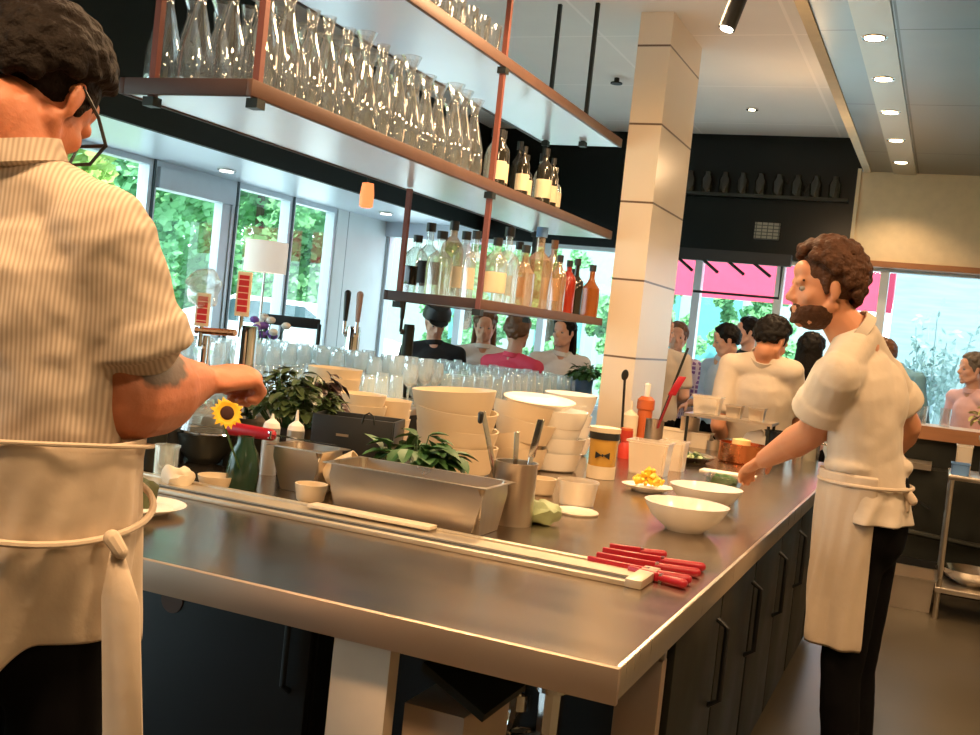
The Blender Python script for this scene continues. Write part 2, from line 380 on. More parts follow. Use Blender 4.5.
# ================================================================ OUTSIDE
o=S('ground_outside',(-40,-20,-.3),(30,40,-.12),mat('pale_paving',(.62,.64,.64),.9)); o.name='ground_outside'  # paving made paler to bounce daylight up onto soffit and shelf undersides
struct('ground_parking',MB().box((-12.9,13.4,-.12),(-7.2,17.2,.12)),'paleg' if False else M['greypanel'])
o=struct('grass_verge',MB().box((-30,-10,-.12),(-12,30,-.02)),mat('grass',(.22,.40,.10),.9))
def blobtree(name,loc,h,r,m,label,group,n=34,seed=1,trunk=True,leafn=1):
    rnd=random.Random(seed); t=thing(name,loc,label,'tree',group); vs=[]; fs=[]
    tufts=[]; G=rnd.gauss
    for k in range(n*3):
        a=rnd.uniform(0,2*PI); z=h*.20+rnd.random()*h*.80; rr=r*math.sqrt(rnd.random())*(1.15-abs(z/h-.55)*1.1)
        tufts.append((V((rr*math.cos(a),rr*math.sin(a),z)),r*rnd.uniform(.12,.26)))
    for c,q in tufts:
        for j in range(170):
            p=c+V((G(0,1),G(0,1),G(0,.8))).normalized()*q*rnd.uniform(.5,1.1); d=V((G(0,1),G(0,1),G(0,1))).normalized()*rnd.uniform(.05,.12)*(r/2.5)**.5; e=d.orthogonal()*.7; i=len(vs)
            vs+=[p-d,p+e,p+d,p-e]; fs.append((i,i+1,i+2,i+3))
    me=bpy.data.meshes.new('crown'); me.from_pydata([tuple(v) for v in vs],[],fs); me.materials.append(M[m]); o=bpy.data.objects.new('crown',me); COL.objects.link(o); o.parent=t
    if trunk: MB().tube([V(loc),V(loc)+V((.1,0,h*.3)),V(loc)+V((0,.1,h*.6))],.18,r2=.08).build('trunk','bark',t)
    return t
blobtree('leafy_tree',(-9.6,7.6,-.1),6.2,2.1,'foliagel','yellow-green leafy tree outside the glass door, its crown nearest the window','trees outside the left windows',seed=2)
blobtree('leafy_tree',(-15.0,14.2,-.1),6.5,2.6,'foliage','deep green tree outside behind the parked car','trees outside the left windows',seed=3,n=44)
blobtree('leafy_tree',(-14.8,20.4,-.1),6.8,2.6,'foliage','deep green tree outside, seen in the window nearest the grey wall panel','trees outside the left windows',seed=4,n=44)
blobtree('leafy_tree',(-14.0,6.4,-.1),6.5,2.0,'foliagel','yellow-green tree outside at the photo\'s left edge, beyond the left cook\'s glasses','trees outside the left windows',seed=5,n=40)
blobtree('leafy_tree',(-20.5,27,-.1),8,3.4,'foliage','tall dark green tree farthest away outside the left windows','trees outside the left windows',seed=6,n=40)
# parked white car outside the left windows
C0=V((-10.1,15.2,.12)); t=thing('parked_car',C0,'white car parked outside the left windows','car')
def carprof(sc=1): return [(-2.1,.32),(-2.15,.7),(-1.7,.88),(-1.0,.95),(-.35,1.38),(.9,1.40),(1.55,1.0),(2.1,.88),(2.15,.4),(1.8,.30)]
pts=[C0-RT*p[0]-FW*.85+UP*p[1] for p in carprof()]
b=MB(); b.prism(pts,1.7,FW); bmesh.ops.bevel(b.bm,geom=b.bm.edges[:],offset=.08,segments=3,affect='EDGES'); b.build('body','carpaint',t)
b=MB(); 
for s in (-.86,.852): b.prism([C0-RT*p[0]+FW*s+UP*p[1] for p in ((-.85,.96),(-.32,1.30),(.15,1.32),(.15,.96))],.012,FW); b.prism([C0-RT*p[0]+FW*s+UP*p[1] for p in ((.22,.96),(.22,1.32),(.82,1.32),(1.35,.98))],.012,FW)
b.build('side_window','carglass',t)
for yy in (-1.3,1.35):
    for xx in (-.88,.68):
        w=MB().cyl(C0-RT*yy+FW*xx+UP*.33,.33,.2,FW).build('wheel','tyre',t); MB().cyl(C0-RT*yy+FW*(xx-.01)+UP*.33,.2,.22,FW).build('hubcap','frame',w)
# across the street beyond the far windows
M['teal']=mat('teal_shopfront',(.10,.36,.38),.6); M['palewood']=mat('weathered_pale_boards',(.24,.35,.39),.9,0,.3,3,stretch=(1,1,9))
o=struct('building_street',MB().box((-12,19,-.1),(-1.5,20,7)),mat('pale_render',(.30,.40,.40),.9))
for i,(x,w) in enumerate(((-9,.9),(-7.2,.9),(-5.6,1.1),(-4.2,.8))):
    d=MB().box((x,18.93,-.1),(x+w,19.0,2.4)).build('shopfront_panel','teal'); tag(d,['teal shopfront panel farthest left across the street','second teal shopfront panel from the left across the street','wide teal shopfront panel across the street behind the bottles','teal shopfront panel across the street just left of the column'][i],'shopfront','teal shopfront panels')
for i,x in enumerate((-2.7,-4.4,-6.1,-7.6)):
    blobtree('street_tree',(x,16.5,-.1),3.3,.75,'foliage',['slim green street tree outside, right of the tiled column','green street tree outside, just right of the column\'s edge','green street tree outside behind the bottle shelf','green street tree outside the far left window'][i],'street trees',seed=20+i,n=16)
aw=thing('street_awning',(-1,13.2,2.3),'long red awning outside above the far windows','awning')
b=MB(); b.prism([(-3.9,13.0,2.06),(-3.9,13.0,2.60),(-3.9,14.0,2.95),(-3.9,14.0,2.90)],3.25,V((1,0,0))); b.build('canopy',mat('red_awning_cloth',(.80,.06,.13),.7),aw)
for x in (-3.6,-.95): MB().tube([(x,13.1,2.1),(x,13.1,-.12)],.035).build('post','frame',aw)
b=struct('wall_outside_boards',MB().box((-.62,12.6,-.12),(6,12.8,4)),'palewood')
rnd=random.Random(9); sb=MB(); t=thing('potted_shrub',(-.1,11.6,-.1),'airy grey-green shrub outside against the pale boards','shrub')
for k in range(26):
    a=rnd.uniform(0,2*PI); e=V((-.1+.55*math.cos(a)*rnd.random(),11.6+.4*math.sin(a),1.3+rnd.random()*.7)); sb.tube([(-.1,11.6,.2),((e.x-.1)/2,11.6,1.0),e],.004,5)
    for q in range(16):
        p=V((-.1,11.6,1.0)).lerp(e,rnd.uniform(.3,1.1))+V((rnd.gauss(0,.05),rnd.gauss(0,.05),rnd.gauss(0,.07))); d=V((rnd.gauss(0,1),rnd.gauss(0,1),rnd.gauss(0,1))).normalized()*.045; sb.quad(p-d,p+d.orthogonal()*.4,p+d,p-d.orthogonal()*.4)
sb.build('branches',mat('grey_green_leaf',(.24,.36,.34),.7),t); MB().cyl((-.1,11.6,-.1),.25,.4).build('pot','steeld',t)
# ================================================================ CEILING LIGHTS
glow=mat('warm_lamp_glow',(1,.80,.50),emit=14)
S('ceiling_trough',(-.60,4.0,3.085),(-.42,9.72,3.1),'trough')
names=['nearest','second','third','fourth','farthest']
for k,(x,y) in enumerate(((874,39),(881,80),(889,113),(895,141),(899,163))):
    p=AZ(x,y,3.08); p=V((-.52,p.y,3.085))
    d=MB().lathe([(.045,0),(.062,-.004),(.066,0)],(0,0,0)).build('recessed_downlight','steelb',loc=p); tag(d,'warm round recessed light in the metal ceiling, %s of the row of five'%names[k],'ceiling light','row of recessed lights')
    MB().lathe([(0,-.004),(.047,-.004)],p).build('lamp',glow,d)
p=AD(735,8,4.3); ax=(AD(740,-8,4.3)-AD(728,22,4.3)).normalized()
t=thing('spotlight',p,'black cylinder spotlight pointing down from the white ceiling','spotlight')
MB().cyl(p-ax*.09,.034,.2,ax).build('lamp_housing','black',t); MB().cyl(p-ax*.094,.026,.004,ax).build('lamp',mat('spot_glow',(1,.9,.75),emit=20),t)
MB().tube([p+ax*.08,V((p.x+.01,p.y,3.4))],.01).build('stem','black',t)
d=MB().cyl((0,0,0),.05,.012).build('ceiling_downlight','steelb',loc=AZ(752,110,3.388)); tag(d,'small round steel downlight alone in the white ceiling right of the column','ceiling light')
MB().cyl(V(d.location)+V((0,0,-.003)),.025,.003).build('lamp',glow,d)
d=MB().lathe([(0,0),(.02,0),(.02,-.03),(.045,-.035),(.045,-.045),(0,-.045)],(0,0,0)).build('sprinkler_head','steeld',loc=AZ(617,78,3.4)); tag(d,'small dark sprinkler head in the white ceiling left of the column','sprinkler')
d=AD(367,195,6.0); t=thing('pendant_lamp',d,'small glowing orange pendant lamp below the shelf, over the dining side','lamp')
MB().lathe([(0,.07),(.032,.065),(.040,.0),(.038,-.065),(.025,-.07)],d).build('lamp_shade',mat('amber_glow',(1,.30,.10),emit=1.1),t); MB().tube([d+V((0,0,.07)),V((d.x,d.y,3.4))],.006).build('cord','black',t)
# ================================================================ HANGING SHELVES
SX0,SX1=-2.42,-1.925; 
def hshelf(nm,y0,y1,z,label,rail=.05,x0=SX0,x1=SX1):
    t=thing(nm,((x0+x1)/2,y0,z),label,'shelf')
    MB().box((x0+.02,y0+.02,z+.004),(x1-.02,y1,z+rail-.012)).build('shelf_panel','shelfpan',t)
    MB().box((x1-.02,y0,z),(x1,y1,z+rail),.003).build('long_edge','shelfedge',t)
    MB().box((x0,y0,z),(x0+.02,y1,z+rail),.003).build('rear_edge','shelfdark',t)
    MB().box((x0+.02,y0,z),(x1-.02,y0+.02,z+rail),.003).build('end_edge','shelfdark',t)
    return t
ZM,ZT,ZB=2.035,2.585,1.515
YN=2.57; YE=6.19
s1=hshelf('hanging_shelf',YN,YE,ZM,'long copper-edged hanging shelf holding the clear carafes and wine bottles')
s2=hshelf('hanging_shelf',YN-.6,YE,ZT,'topmost long copper-edged hanging shelf under the white ceiling')
s3=hshelf('hanging_shelf',4.36,YE,ZB,'short lowest copper-edged hanging shelf holding the spirit bottles',.045)
def rod(p,z0,z1,m,label,par):
    o=MB().box((p[0]-.011,p[1]-.011,z0),(p[0]+.011,p[1]+.011,z1)).build('rod',m,par,label=label)
    for z in (ZM,ZT,ZB):
        if z0-.1<z<z1 and z>1.5: MB().box((p[0]-.02,p[1]-.02,z-.03),(p[0]+.02,p[1]+.02,z-.002)).build('clamp','steeld',o)
rod((SX1-.012,YN+.04),ZM-.02,ZT,'copperrod',None,s1); rod((SX0+.10,YN+.04),ZM-.02,ZT,'copperrod',None,s1)
rod((SX1-.012,4.36),ZB-.02,3.4,'copperrod',None,s2); rod((SX0+.06,4.40),ZB-.02,ZM,'copperrod',None,s3)
rod((SX0+.06,6.05),ZB-.02,3.4,'steeld',"dark steel rod",s2); rod((SX0+.30,YE-.15),ZT,3.4,'steeld',"dark steel rod",s2)
# ================================================================ BOTTLES AND GLASSES ON THE SHELVES
def carafe(kind):
    if kind==0: pr=[(0,.004),(.048,.004),(.052,.03),(.050,.11),(.030,.19),(.017,.24),(.016,.27),(.034,.315),(.036,.32)]
    else: pr=[(0,.004),(.040,.004),(.043,.05),(.041,.14),(.020,.21),(.014,.25),(.020,.29),(.022,.30)]
    inner=[(max(r-.003,.0005),z+.003) for r,z in pr[::-1][1:-1]]+[(0,.008)]
    return MB().lathe(pr+inner,n=20).build('glass_carafe','glass',loc=(0,0,0))
protos=[carafe(0),carafe(1)]
first=[True,True]
def place(p,loc,label,cat,group,i=None,sc=1,rz=0):
    if 'used' not in p: o=p; p['used']=1
    else: o=copy_tree(p); 
    o.location=V(loc); o.scale=(sc,sc,sc) if not isinstance(sc,tuple) else sc; o.rotation_euler.z=rz; tag(o,label,cat,group); return o
rnd=random.Random(11)
k=0
y=YN+.12
while y<4.25:
    for c,x in enumerate((-1.985,-2.11,-2.24,-2.35)):
        tall=(y>3.2 and c<2 and rnd.random()<.75) or (c>1 and rnd.random()<.3)
        place(protos[0 if tall else 1],(x+rnd.uniform(-.01,.01),y+rnd.uniform(-.012,.012),ZM+.04),
          'tall clear glass carafe with a flared mouth on the middle hanging shelf' if tall else 'slim clear glass carafe with a narrow mouth on the middle hanging shelf','carafe','clear carafes on the middle hanging shelf',sc=rnd.uniform(.97,1.12) if tall else rnd.uniform(1.0,1.12))
    y+=.118
for p in protos:
    if 'used' in p: del p['used']
tum=MB().lathe([(0,.003),(.034,.003),(.040,.13),(.038,.13),(.032,.008),(0,.008)],n=18).build('tumbler','glass',loc=(0,0,0))
for k in range(14):
    for c in range(2): place(tum,(-1.99-.10*c,2.7+.125*k,ZT+.04),'clear tumbler lined up on the topmost hanging shelf','glass','tumblers on the topmost hanging shelf')
del tum['used']
def bottle(loc,h,r,m,label,group,cap='blackplastic',lab=True,labm='label',shape=0,capl=.12,face=None):
    loc=V(loc); t=thing('liquor_bottle' if 'wine' not in label else 'wine_bottle',loc,label,'bottle',group)
    if shape==0: pr=[(0,0),(r,.004*h),(r,.62*h),(r*.85,.70*h),(r*.34,.80*h),(r*.32,.92*h),(r*.38,.93*h),(r*.38,.95*h),(0,.95*h)]
    elif shape==1: pr=[(0,0),(r,.004*h),(r*1.02,.45*h),(r*.9,.60*h),(r*.30,.70*h),(r*.28,.90*h),(r*.36,.91*h),(r*.36,.93*h),(0,.93*h)]
    else: pr=[(0,0),(r,.004*h),(r*1.05,.30*h),(r*1.0,.55*h),(r*.5,.66*h),(r*.3,.74*h),(r*.3,.9*h),(0,.9*h)]
    MB().lathe(pr,loc,n=20).build('glass_body',m,t)
    MB().cyl(loc+V((0,0,h*(1-capl))),r*.40,h*capl,n=14).build('cap',cap,t)
    if lab: MB().lathe([(r*1.012,.16*h),(r*1.02,.17*h),(r*1.02,.46*h),(r*1.012,.47*h)],loc,n=20).build('label_wrap',labm,t)
    return t
# wine bottles at the far end of the middle shelf
for k,(x,h,r,m,l,s) in enumerate(((496,.30,.04,'bdark','dark wine bottle with cream label, nearest the copper rod',0),(506,.32,.042,'bdark','dark wine bottle with a wide cream label, second from the copper rod',0),(521,.28,.036,'bdark','slim dark wine bottle with cream label, middle of the row',0),(531,.26,.042,'bdark','short dark wine bottle with square label in the row',1),(543,.33,.045,'bdark','tallest dark wine bottle with two-part cream label',0),(560,.27,.050,'bclear','clear wine bottle with reddish contents at the row\'s far end',1),(551,.30,.036,'bdark','dark wine bottle tucked between the tallest and the clear one',0))):
    p=AZ(x,200,ZM+.05); q=AX(x,190,-2.0); bottle((-2.0-(.04 if k%2 else 0),q.y,ZM+.04),h*.92,r*.92,m,l,'wine bottles on the middle shelf',shape=s,cap='black' if k!=5 else 'steelb')
for k,(y,m) in enumerate(((4.75,'bdark'),(5.05,'bclear'),(5.4,'bdark'),(5.75,'bclear'))):
    bottle((-2.25,y,ZM+.04),.38,.042,m,['tall dark wine bottle in the rear row, behind the copper rod','clear wine bottle in the rear row','tall black-capped dark wine bottle in the rear row of the middle shelf','clear wine bottle in the rear row near the column'][k],'wine bottles in the rear row',lab=False)
# spirit bottles on the lowest shelf: pixel x of the base, height, radius, glass, front or rear row
sp=[(412,.27,.045,'bclear',-2.36,'clear spirit bottle with teal label at the left end of the lowest shelf',0,'bdark'),
(424,.33,.045,'bclear',-2.30,'clear bottle with large black label on the lowest shelf',1,'black'),
(436,.29,.05,'bclear',-2.20,'squat clear spirit bottle beside the black-labelled one',1,None),
(447,.36,.045,'bgold',-2.25,'tall rose-tinted spirit bottle left of the copper rod',0,None),
(460,.31,.045,'bclear',-2.15,'clear green-tinted spirit bottle left of the copper rod',0,'label'),
(470,.30,.04,'bclear',-2.02,'small clear bottle right behind the copper rod base',1,None),
(492,.30,.045,'bclear',-2.03,'clear spirit bottle right of the copper rod',0,'label'),
(503,.37,.050,'bclear',-2.05,'tall clear spirit bottle with broad shoulders and black cap',1,None),
(514,.33,.042,'bclear',-2.12,'clear bottle with pale blue label among the spirits',0,'label'),
(521,.30,.045,'bgold',-2.0,'short gold spirit bottle left of the tall gold one',2,None),
(535,.41,.060,'bgold',-2.0,'tallest gold spirit bottle with dark blue cap',1,None),
(549,.38,.04,'bgold',-2.05,'slim gold spirit bottle with tan cap',0,'label'),
(556,.30,.036,'bgold',-1.99,'short amber bottle beside the slim gold one',0,None),
(566,.29,.036,'bred',-2.0,'red spirit bottle with black cap',0,None),
(574,.31,.038,'bdark',-1.99,'dark brown spirit bottle with black cap, left of the orange whisky',1,None),
(580,.27,.036,'bbrown',-2.1,'brown bottle behind the orange whisky',0,'bdark'),
(590,.30,.042,'bbrown',-1.985,'orange-brown whisky bottle at the column end of the lowest shelf',2,None)]
for x,h,r,m,X,l,s,lb in sp:
    q=AX(x,300,X); cp={535:'bluecard',549:'wood'}.get(x,'blackplastic')
    if q.y>6.08: q.y=6.08
    bottle((X,q.y,ZB+.04),h*1.04,r*1.25,m,l,'spirit bottles on the lowest shelf',cap=cp,lab=lb is not None,labm=lb or 'label',shape=s)
# ================================================================ PREP COUNTER
ZC=.9; XR=-.443
t=thing('steel_worktop',(-1.4,3.5,0),'long brushed steel worktop with a thick front edge in the middle of the kitchen','worktop')
b=MB(); b.prism([(-3.3,1.737,ZC-.004),(XR-.003,1.737,ZC-.004),(XR-.003,6.05,ZC-.004),(-2.1,6.05,ZC-.004),(-2.1,2.88,ZC-.004),(-3.3,2.88,ZC-.004)],.004); b.build('top_sheet','steeltop',t)
b=MB().box((-3.3,1.731,ZC-.062),(XR,1.745,ZC+.0008),.0009); b.build('front_edge','edge',t)
b=MB().box((XR-.010,1.745,ZC-.055),(XR,6.05,ZC+.0008),.0009); b.build('side_edge','steel',t)
b=MB().box((-3.3,1.745,ZC-.05),(XR-.010,6.05,ZC-.04)); b.build('underside_panel','steeld',t)
# steel frame leg under the near end, and cabinets below
lg=thing('counter_stand',(-.56,2.35,0),'upright steel frame post under the worktop corner','frame')
MB().box((-.60,2.33,0),(-.50,2.37,.75),.003).build('post','edge',lg)
MB().box((-.56,2.34,.75),(-.50,2.36,.845)).build('bracket','steel',lg)
def cabinet(name,x0,x1,y0,y1,z0,z1,doors,face,label,m='steeld'):
    t=thing(name,((x0+x1)/2,(y0+y1)/2,z0),label,'cabinet','cabinets under the worktop')
    MB().box((x0,y0,z0+.06),(x1,y1,z1)).build('carcass','black',t)
    MB().box((x0+.04,y0+.04,z0),(x1-.06,y1-.04,z0+.06)).build('plinth','black',t)
    n=doors
    for k in range(n):
        if face=='x':
            a=y0+(y1-y0)*k/n+.008; c=y0+(y1-y0)*(k+1)/n-.008
            d=MB().box((x1,a,z0+.09),(x1+.025,c,z1-.02),.004).build('door',m,t)
            MB().tube([(x1+.025,c-.05,z1-.12),(x1+.055,c-.05,z1-.14),(x1+.055,c-.05,z1-.34),(x1+.025,c-.05,z1-.36)],.008).build('handle','black',d)
        else:
            a=x0+(x1-x0)*k/n+.008; c=x0+(x1-x0)*(k+1)/n-.008
            d=MB().box((a,y0-.025,z0+.09),(c,y0,z1-.02),.004).build('door',m,t)
            MB().tube([(c-.05,y0-.025,z1-.12),(c-.05,y0-.055,z1-.14),(c-.05,y0-.055,z1-.34),(c-.05,y0-.025,z1-.36)],.008).build('handle','black',d)
    return t
L3=['dark steel under-counter cabinet nearest the steel frame post','dark steel under-counter cabinet beside the standing cook\'s knees','dark steel under-counter cabinet at the far end of the worktop']
for k,(a,c) in enumerate(((2.42,3.55),(3.57,4.75),(4.77,5.95))): cabinet('counter_cabinet',-1.2,-.52,a,c,0,.84,2,'x',L3[k])
cabinet('counter_cabinet',-3.2,-1.36,2.30,2.9,0,.845,2,'y','black two-door under-counter fridge at the left cook\'s side','black')
for k,(x,z,r) in enumerate(((-1.80,.64,.035),(-1.95,.57,.045))): MB().cyl((x,2.276,z),r,.004,(0,-1,0)).build('round_vent','shelfedge',[q for q in bpy.data.objects if q.name=='counter_cabinet.003'][0])
MB2=MB().box((-1.03,1.80,0),(-.905,1.84,.838)); o=MB2.build('support_panel','panelp'); tag(o,'upright pale steel panel beneath the worktop right of the black cabinet','panel')
t=thing('carton_box',(-.83,1.98,0),'brown box standing under the worktop beside the steel panel','box')
MB().box((-.893,1.86,0),(-.765,2.10,.70)).build('box_body',mat('grey_brown_box',(.48,.35,.25),.6),t)
MB().obox((-.80,1.98,.74),(.07,0,-.035),(0,.11,0),(.002,0,.008)).build('flap','steeld',t)
t=thing('drain_pipes',(-.83,2.25,0),'cluster of chrome pipes and valves under the worktop','pipes')
MB().tube([(-.80,2.25,.84),(-.80,2.25,.62),(-.81,2.25,.56),(-.85,2.24,.51)],.020).build('down_pipe','chrome',t)
MB().tube([(-.72,2.24,.72),(-.72,2.24,.56),(-.79,2.25,.53)],.030).build('trap','chrome',t)
MB().cyl((-.87,2.24,.47),.033,.09,(1,0,.6)).build('valve','chrome',t)
MB().cyl((-.80,2.25,.60),.033,.035).cyl((-.72,2.24,.66),.036,.05).build('collar','chrome',t)
MB().tube([(-.80,2.25,.52),(-.80,2.25,0.0)],.016).build('waste_pipe','steeld',t)
t=MB().prism([(-.9,2.14,0),(-.66,2.14,0),(-.66,2.14,.46),(-.9,2.14,.60)],.02,V((0,1,0))).build('metal_sheet','edge'); tag(t,'slanted pale metal sheet below the chrome pipes','panel')
# recessed rail along the worktop
M['railm']=mat('satin_rail_metal',(.62,.54,.42),.42,.75,.05)

t=thing('knife_rail',(-1.4,2.41,ZC),'long shallow steel rail with a dark slot lying along the worktop','rail')
x0,x1=-3.0,-.575
b=MB(); 
b.box((x0,2.325,ZC),(x1,2.345,ZC+.012),.002).box((x0,2.47,ZC),(x1,2.49,ZC+.016),.002).build('side_rail','railm',t)
MB().box((x0,2.345,ZC+.0005),(x1,2.395,ZC+.006)).build('slot','blackplastic',t)
MB().box((x0,2.395,ZC+.0005),(x1,2.47,ZC+.010)).build('tray','railm',t)
MB().box((x1-.03,2.32,ZC),(x1+.01,2.495,ZC+.020),.003).build('end_cap','railm',t)
# white strip of board lying on the rail
a=AZ(302,507,ZC+.02); c=AZ(428,530,ZC+.02); 
t=MB().box((a.x,2.43,ZC+.0165),(c.x,2.475,ZC+.026),.002).build('cutting_strip','board'); tag(t,'narrow cream board strip lying on the rail in front of the steel pan','board')
M['tubm']=glass('milky_tub_plastic',(.92,.88,.82),.28,.3,.17,(.80,.74,.64))
# ---------------------------------------------------------------- tableware helpers
def bowl_mb(r,h,c=(0,0,0),foot=.45,th=.006,sx=1,sy=1,up=(0,0,1),n=36):
    pr=[(0,0),(r*foot,0),(r*(foot+.05),.008),(r*.80,h*.45),(r*.96,h*.85),(r,h),(r-th,h),(r*.94-th,h*.85),(r*.78-th,h*.47),(r*foot-th,.014),(0,.012)]
    return MB().lathe(pr,c,up,n,sx,sy)
def deepbowl(r,h,c=(0,0,0),up=(0,0,1),th=.006,n=36):
    pr=[(0,0),(r*.74,0),(r*.85,h*.10),(r*.95,h*.6),(r,h),(r-th,h),(r*.94-th,h*.6),(r*.83-th,h*.14),(0,.01)]
    return MB().lathe(pr,c,up,n)
def dropz(p,z=ZC): return V((p[0],p[1],z))
def stack(px,py,d,r,h,n,step,labels,group,m='cream',tilt=.0,seed=1,deep=True,z0=ZC,shift=.01):
    rnd=random.Random(seed); p=AD(px,py,d); out=[]
    for k in range(n):
        a=rnd.uniform(0,2*PI); tl=tilt*rnd.uniform(.4,1)*(1 if k else 0)
        up=V((math.cos(a)*tl,math.sin(a)*tl,1))
        c=V((p.x+rnd.uniform(-shift,shift),p.y+rnd.uniform(-shift,shift),z0+k*step))
        o=(deepbowl if deep else bowl_mb)(r*rnd.uniform(.97,1.02),h,up=up).build('serving_bowl' if deep else 'shallow_bowl',m,loc=c)
        tag(o,labels[0] if k==n-1 else labels[1],'bowl',group); out.append(o)
    return out
stack(455,430,3.9,.152,.105,4,.066,('topmost cream bowl of the wide leaning stack behind the basil','cream bowl in the wide leaning stack behind the basil'),'wide leaning stack of bowls',tilt=.17,seed=5,shift=.014)
stack(386,425,4.25,.092,.07,5,.036,('topmost small bowl of the stack left of the wide leaning stack','small bowl in the stack left of the wide leaning stack'),'stack of small bowls',seed=6)
stack(357,425,4.1,.100,.07,5,.042,('topmost bowl of the narrow stack behind the black basket','cream bowl in the narrow stack behind the black basket'),'narrow stack of bowls',seed=7)
stack(330,405,4.4,.115,.08,7,.038,('topmost bowl of the stack beside the dark-leaved plant','cream bowl in the stack beside the dark-leaved plant'),'stack of bowls beside the plant',seed=8)
stack(520,440,4.2,.12,.09,4,.055,('topmost tipped bowl of the stack behind the utensil can','cream bowl in the stack behind the utensil can'),'stack behind the utensil can',tilt=.24,seed=9)
stack(553,440,4.3,.125,.075,4,.056,('topmost wide white bowl of the stack left of the yellow jar','white bowl in the stack left of the yellow jar'),'white bowls left of the yellow jar',m='white',tilt=.05,seed=12)
stack(566,425,4.9,.12,.085,5,.048,('topmost white bowl of the rear stack by the column','white bowl in the rear stack by the column'),'rear stack of white bowls',m='white',tilt=.03,seed=13)
o=bowl_mb(.135,.05,foot=.4,sx=1.15,sy=.8,up=(.12,-.1,1)).build('oval_dish','white',loc=AD(538,408,4.25)+V((0,0,.0))); tag(o,'oval white dish tipped on top of the bowl stacks near the column','dish')
o.location.z=1.13
# single bowls
o=deepbowl(.052,.055).build('small_bowl','cream',loc=AZ(540,494,ZC)); tag(o,'small cream bowl between the utensil can and the clear tub','bowl')
o=bowl_mb(.127,.082).build('white_bowl','white',loc=AZ(684,530,ZC)); tag(o,'nearest wide white bowl on the worktop edge','bowl')
o=bowl_mb(.125,.075).build('white_bowl','white',loc=AZ(704,508,ZC)); tag(o,'white bowl just behind the nearest wide bowl','bowl')
# oval plate with yellow peppers
p=AZ(647,491,ZC); o=bowl_mb(.088,.022,foot=.6,sx=1.1).build('small_plate','white',loc=p); tag(o,'small white plate holding diced yellow pepper','plate')
b=MB(); rnd=random.Random(3)
for k in range(60):
    a=rnd.uniform(0,2*PI); q=.058*math.sqrt(rnd.random()); s=rnd.uniform(.007,.012); z=.012+s+rnd.random()*(.055*(1-q/.065))
    u=V((rnd.gauss(0,1),rnd.gauss(0,1),rnd.gauss(0,1))).normalized(); w=u.orthogonal().normalized(); e=u.cross(w)
    b.obox((q*math.cos(a),q*math.sin(a),z),u*s,w*s*.7,e*s*.6,.002)
tag(b.build('diced_pepper','yellowfood',loc=p+V((0,0,.012))),'heap of diced yellow pepper on the small white plate','food',kind='stuff')
# ---------------------------------------------------------------- hotel pan (open steel pan)
def pan_mb(x0,x1,y0,y1,z0,z1,th=.002,taper=.02,rim=.012,lipz=.004):
    b=MB(); 
    def ring(g,z): return [b.bm.verts.new((x,y,z)) for x,y in ((x0+g,y0+g),(x1-g,y0+g),(x1-g,y1-g),(x0+g,y1-g))]
    rs=[ring(taper,z0),ring(taper*.25,z1-.03),ring(0,z1),ring(-rim,z1+.001),ring(-rim,z1+lipz),ring(.001,z1+lipz),ring(taper*.3+th,z1-.03),ring(taper+th,z0+th*2)]
    b.bm.faces.new(rs[0][::-1]); b.bm.faces.new(rs[-1])
    for a,c in zip(rs,rs[1:]):
        for i in range(4): b.bm.faces.new((a[i],a[(i+1)%4],c[(i+1)%4],c[i]))
    ve=[e for e in b.bm.edges if abs(e.verts[0].co.z-e.verts[1].co.z)>.01]
    bmesh.ops.bevel(b.bm,geom=ve,offset=.016,segments=3,affect='EDGES')
    return b
o=pan_mb(-1.515,-1.05,2.52,2.70,ZC+.001,ZC+.128,taper=.012).build('steel_pan','steel',smooth=True); tag(o,'long open stainless steel pan in front of the basil','pan')
# utensil can with tools
def can(p,r,h,label,m='steel'):
    o=MB().lathe([(0,0),(r,0),(r,.004),(r,h-.004),(r+.002,h),(r-.003,h),(r-.003,.006),(0,.006)],n=32).build('utensil_can',m,loc=p); return tag(o,label,'container')
p=AZ(507,526,ZC)+V((-.01,.05,0)); can(p,.060,.175,'steel can holding spoons and tongs beside the open pan')
def spoon(a,b,label,bowl=True,m='steelb',hm=None,cat='spoon'):
    a=V(a);b=V(b); t=thing('kitchen_spoon' if cat=='spoon' else cat.replace(' ','_'),a,label,cat); d=(b-a).normalized(); s=d.orthogonal().normalized(); e=d.cross(s)
    L=(b-a).length
    MB().obox((a+b)/2,d*L/2,s*.007,e*.0022,.001).build('handle',hm or m,t)
    if bowl: MB().el(b,d,e,(.032,.022,.007)).build('spoon_bowl',m,t)
    return t
spoon(p+V((-.03,0,.03)),AD(483,412,2.95),'long narrow metal tool with a black tip, leftmost in the steel can',False,cat='kitchen tongs')
q=AD(481,414,2.95); o=MB().rc(q+V((0,0,-.02)),q,.007,.008).build('tool_tip','blackplastic'); o.parent=[x for x in bpy.data.objects if x.name.startswith('kitchen_tongs')][0]; o.location=o.location-o.parent.location
spoon(p+V((.0,.01,.03)),AD(517,432,2.98),'short steel spoon in the middle of the steel can',False,cat='butter knife')
spoon(p+V((.02,0,.03)),AD(540,420,3.0),'wide steel spatula leaning right in the steel can',False,cat='steel spatula')
q0=p+V((.02,0,.06)); q1=AD(541,420,2.99); d=(q1-q0); dn=d.normalized(); o=MB().obox(q0+d*.78,dn*.055,RT*.010,FW*.002,.001).build('blade','steelb'); 
pr=[x for x in bpy.data.objects if x.name.startswith('steel_spatula')][0]; o.parent=pr; o.location=o.location-pr.location
